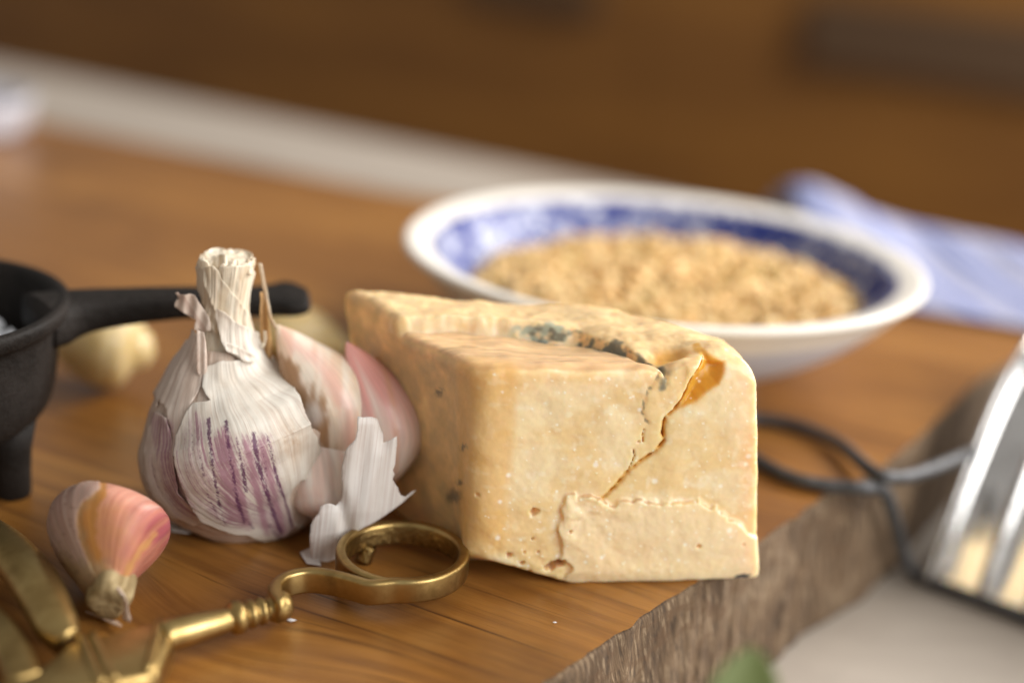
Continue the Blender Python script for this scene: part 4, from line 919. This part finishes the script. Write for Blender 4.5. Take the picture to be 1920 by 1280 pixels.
o = sweep('peg', pegp, circ(1.9), M['brass'], sc, upv=(1, 0, 0)); o.data.attributes.new('cast', 'FLOAT', 'POINT').data.foreach_set('value', np.full(len(o.data.vertices), .8, np.float32))
q0 = onz(538, 1132, 5.0); q1 = onz(318, 1190, 5.6); ax = q1 - q0; Ln = np.linalg.norm(ax)
prof = [(0, -.8), (1.4, -.7), (2.6, -.1), (3.25, 1.3), (3.3, 2.2), (2.9, 3.6), (2.2, 4.4), (2.3, 4.9), (2.75, 5.5), (2.85, 6.1), (2.4, 6.8), (2.45, 7.2), (2.9, 7.8), (2.95, 8.6), (2.5, 9.2), (2.7, 9.6), (3.3, 10.4), (3.45, 11.3), (3.1, 12.3), (2.35, 12.9), (2.45, 14), (2.7, 17), (3.0, 21), (3.1, Ln - 1), (2.9, Ln + 1.5), (0, Ln + 2)]
lathe('shank', cr(prof, 3), M['brass'], sc, q0, 40, ax)
blk = onz(*A([(330, 1172), (322, 1200), (306, 1236), (296, 1256), (278, 1264), (190, 1282), (90, 1310), (0, 1335), (-90, 1350), (-100, 1296), (0, 1276), (62, 1258), (98, 1228), (126, 1204), (200, 1185), (285, 1162)]).T, 7.4)[:, :2]
def bevel_prism(name, outline, z0, z1, b, m, parent):
    o_ = A(outline); lay = []
    n_ = len(o_); tn_ = np.roll(o_, -1, 0) - np.roll(o_, 1, 0); tn_ /= np.linalg.norm(tn_, axis=1)[:, None]; nn_ = np.stack([tn_[:, 1], -tn_[:, 0]], -1)
    area = .5 * np.sum(o_[:, 0] * np.roll(o_[:, 1], -1) - np.roll(o_[:, 0], -1) * o_[:, 1])
    if area < 0: nn_ = -nn_
    for off_, z in ((-b, z0), (0, z0 + b), (0, z1 - b), (-b * .4, z1 - b * .35), (-b, z1)): lay.append(np.column_stack([o_ + nn_ * off_, np.full(n_, z)]))
    V_ = np.vstack(lay); F_ = []
    for k in range(4):
        for i in range(n_):
            j = (i + 1) % n_; q_ = [k * n_ + i, k * n_ + j, (k + 1) * n_ + j, (k + 1) * n_ + i]; F_.append(q_ if area > 0 else q_[::-1])
    F_ += [list(range(4 * n_, 5 * n_)) if area > 0 else list(range(4 * n_, 5 * n_))[::-1], list(range(n_))[::-1] if area > 0 else list(range(n_))]
    ob = mk(name, V_, F_, m, parent, smooth=True)
    md = ob.modifiers.new('bev', 'BEVEL'); md.width = .0003; md.segments = 2; md.limit_method = 'ANGLE'
    return ob
bevel_prism('pivot_plate', blk, .6, 7.4, 1.3, M['brass'], sc)
for k, (a_, b_) in enumerate((((152, 1196), (190, 1284)), ((172, 1190), (214, 1278)))):
    A0, A1 = onz(*a_, 7.4), onz(*b_, 7.4)
    sweep('ridge', np.linspace(A0, A1, 12), circ(1.0, 12), M['brass'], sc)
sweep('ridge', np.linspace(onz(300, 1166, 7.2), onz(276, 1262, 7.2), 12), circ(1.1, 12), M['brass'], sc)
h2 = cr([onz(128, 1206, 6.0), onz(106, 1172, 7.5), onz(82, 1122, 9.0), onz(45, 1065, 10.0), onz(-10, 1015, 10.5), onz(-80, 985, 10.0), onz(-160, 990, 9.0)], 12)
w2 = np.interp(np.linspace(0, 1, len(h2)), [0, .15, .4, 1], [.7, 1.12, 1.32, 1.32])
sweep('handle_arm', h2, rrect(7.2, 7.2, 3.3, 6), M['brass'], sc, scale=np.column_stack([w2, np.ones(len(h2))]))
h3 = cr([onz(48, 1285, 5.0), onz(24, 1228, 5.4), onz(-5, 1182, 5.6), onz(-50, 1146, 5.4), onz(-115, 1132, 5.0)], 10)
sweep('handle_arm', h3, rrect(6.6, 5.0, 2.0, 5), M['brass'], sc)
lathe('pivot_screw', [(0, 0), (2.0, 0), (2.0, 1.2), (1.6, 1.9), (0, 2.2)], M['brass'], sc, onz(118, 1188, 7.2), 24)

# ================================================================== tin grater with its wire frame
RZ = -39.0
g0 = onz(1742, 1088, RZ); ga = A([.80, -.60, 0.0]); gb = A([.60, .80, 0.0])
gr = thing('tin_grater', 'shiny arched corrugated tin grater on a dark wire frame beside the board', 'grater', g0 * A([1, 1, 0]) + A([0, 0, TZ]))
Wd, Hh = 92.0, 64.0
APR = cr([(0, 0), (9, 17), (20.5, 34), (33, 49), (48, 58), (60, 60), (72, 54), (84, 36), (92, 0)], 10)
def arch(u, v, d=0):
    """u along the grater, v 0..1 over the arch"""
    w = np.linspace(0, 1, len(APR)); y = np.interp(v, w, APR[:, 0]); z = np.interp(v, w, APR[:, 1])
    T_ = np.gradient(APR, axis=0); T_ /= np.linalg.norm(T_, axis=1)[:, None]; ny = np.interp(v, w, -T_[:, 1]); nz = np.interp(v, w, T_[:, 0])
    return g0 + u[..., None] * ga + (y + d * ny)[..., None] * gb + (z + d * nz)[..., None] * A([0, 0, 1.0])
nu, nv = 360, 90
ug, vg = np.meshgrid(np.linspace(0, 110, nu), np.linspace(0.0, 1.0, nv), indexing='ij')
per = 13.5; ph_ = (ug / per) % 1
flute = 2.0 * np.exp(-((ph_ - .14) / .09) ** 2) + .5 * np.exp(-((ph_ - .32) / .07) ** 2)
fade = ss(.0, .05, vg) * ss(1, .95, vg); dent = .5 * fbm(np.stack([ug / 16, vg * 5, 0 * ug], -1), 120, 2)
mk('grater_sheet', arch(ug, vg, (flute + dent) * fade).reshape(-1, 3), grid_faces(nu, nv), M['tin'], gr, solid=.6)
edge = arch(np.zeros(60), np.linspace(.0, 1, 60), 2.0); sweep('rolled_edge', edge, circ(.9, 10), M['tin'], gr)
far0 = g0 + gb * Wd; X0 = onz(1660, 898, 2.2)
near = cr([g0 + ga * 120, g0 + ga * 60, g0 + ga * 8, onz(1722, 1078, RZ), onz(1700, 1055, RZ + 6), onz(1684, 1000, RZ + 17), onz(1668, 945, RZ + 31), onz(1655, 918, -3), onz(1630, 915, 2.2), onz(1560, 911, 2.0), onz(1490, 897, 2.0), onz(1425, 866, 2.0), onz(1370, 825, 2.0), onz(1352, 800, 2.0), onz(1372, 788, 2.0), onz(1430, 786, 2.0), onz(1500, 800, 2.2), onz(1570, 830, 2.6), onz(1625, 875, 4.2), onz(1655, 893, 4.8), onz(1700, 893, 3.4), onz(1760, 874, 1.0), onz(1820, 850, -3), onz(1850, 838, -12), far0 - ga * 2 + A([0, 0, 16]), far0 + A([0, 0, 3]), far0 + ga * 12, far0 + ga * 118], 10)
sweep('wire_frame', near, circ(1.8, 12), M['wire'], gr, upv=(.2, .35, .9))

# ================================================================== small things at the edges
lf_ = thing('green_leaf', 'bright green herb leaf blurred on the table at the bottom edge', 'leaf', A([54.0, 176.0, TZ]))
nu, nv = 30, 16; uu, vv_ = np.meshgrid(np.linspace(0, 1, nu), np.linspace(-1, 1, nv), indexing='ij')
wl = 11 * np.sin(np.pi * uu ** .8) ** .8; lb = ony(1392, 1256, 195.0)
P = np.stack([lb[0] - 1 + .52 * wl * vv_ + 3 * uu, lb[1] - 6 + 10 * uu, lb[2] - 11 + 13 * uu + 1.6 * vv_ ** 2 * wl / 9], -1)
mk('leaf_blade', P.reshape(-1, 3), grid_faces(nu, nv), M['leaf'], lf_, solid=.35)
sweep('leaf_stalk', cr([lf_.location / S, A([lb[0] - 3, lb[1] - 10, lb[2] - 26]), A([lb[0] - 1, lb[1] - 6, lb[2] - 11])], 6), circ(.8, 8), M['leaf'], lf_)
ck = onz(-78, 246, 0)
rb = lathe('ramekin', cr([(0, 3), (24, 3), (26, 0), (30, 1), (33, 6), (35, 13), (36, 17), (35, 18.5), (34, 17.5), (32, 11), (28, 6), (0, 5)], 4), M['porcelain'], None, (0, 0, 0), 64)
rb.location = ck * S; tag(rb, 'small white porcelain ramekin cut by the left edge of the photo', 'ramekin')
for k, (x, y, s_) in enumerate(((545, 1162, .8), (1040, 1166, .35))):
    q = cp * rng.uniform(.6, 1.2, (12, 1)) * A([1.6, .7, .5]) * s_; b_ = onz(x, y, .4)
    o = mk('cheese_crumb', q + b_, cf, M['salt'], smooth=False, base=b_)
    tag(o, ['tiny pale crumb on the board just below the brass ball of the scissors', 'tiny pale crumb on the board in front of the cheese'][k], 'crumb', 'pale crumbs on the board')
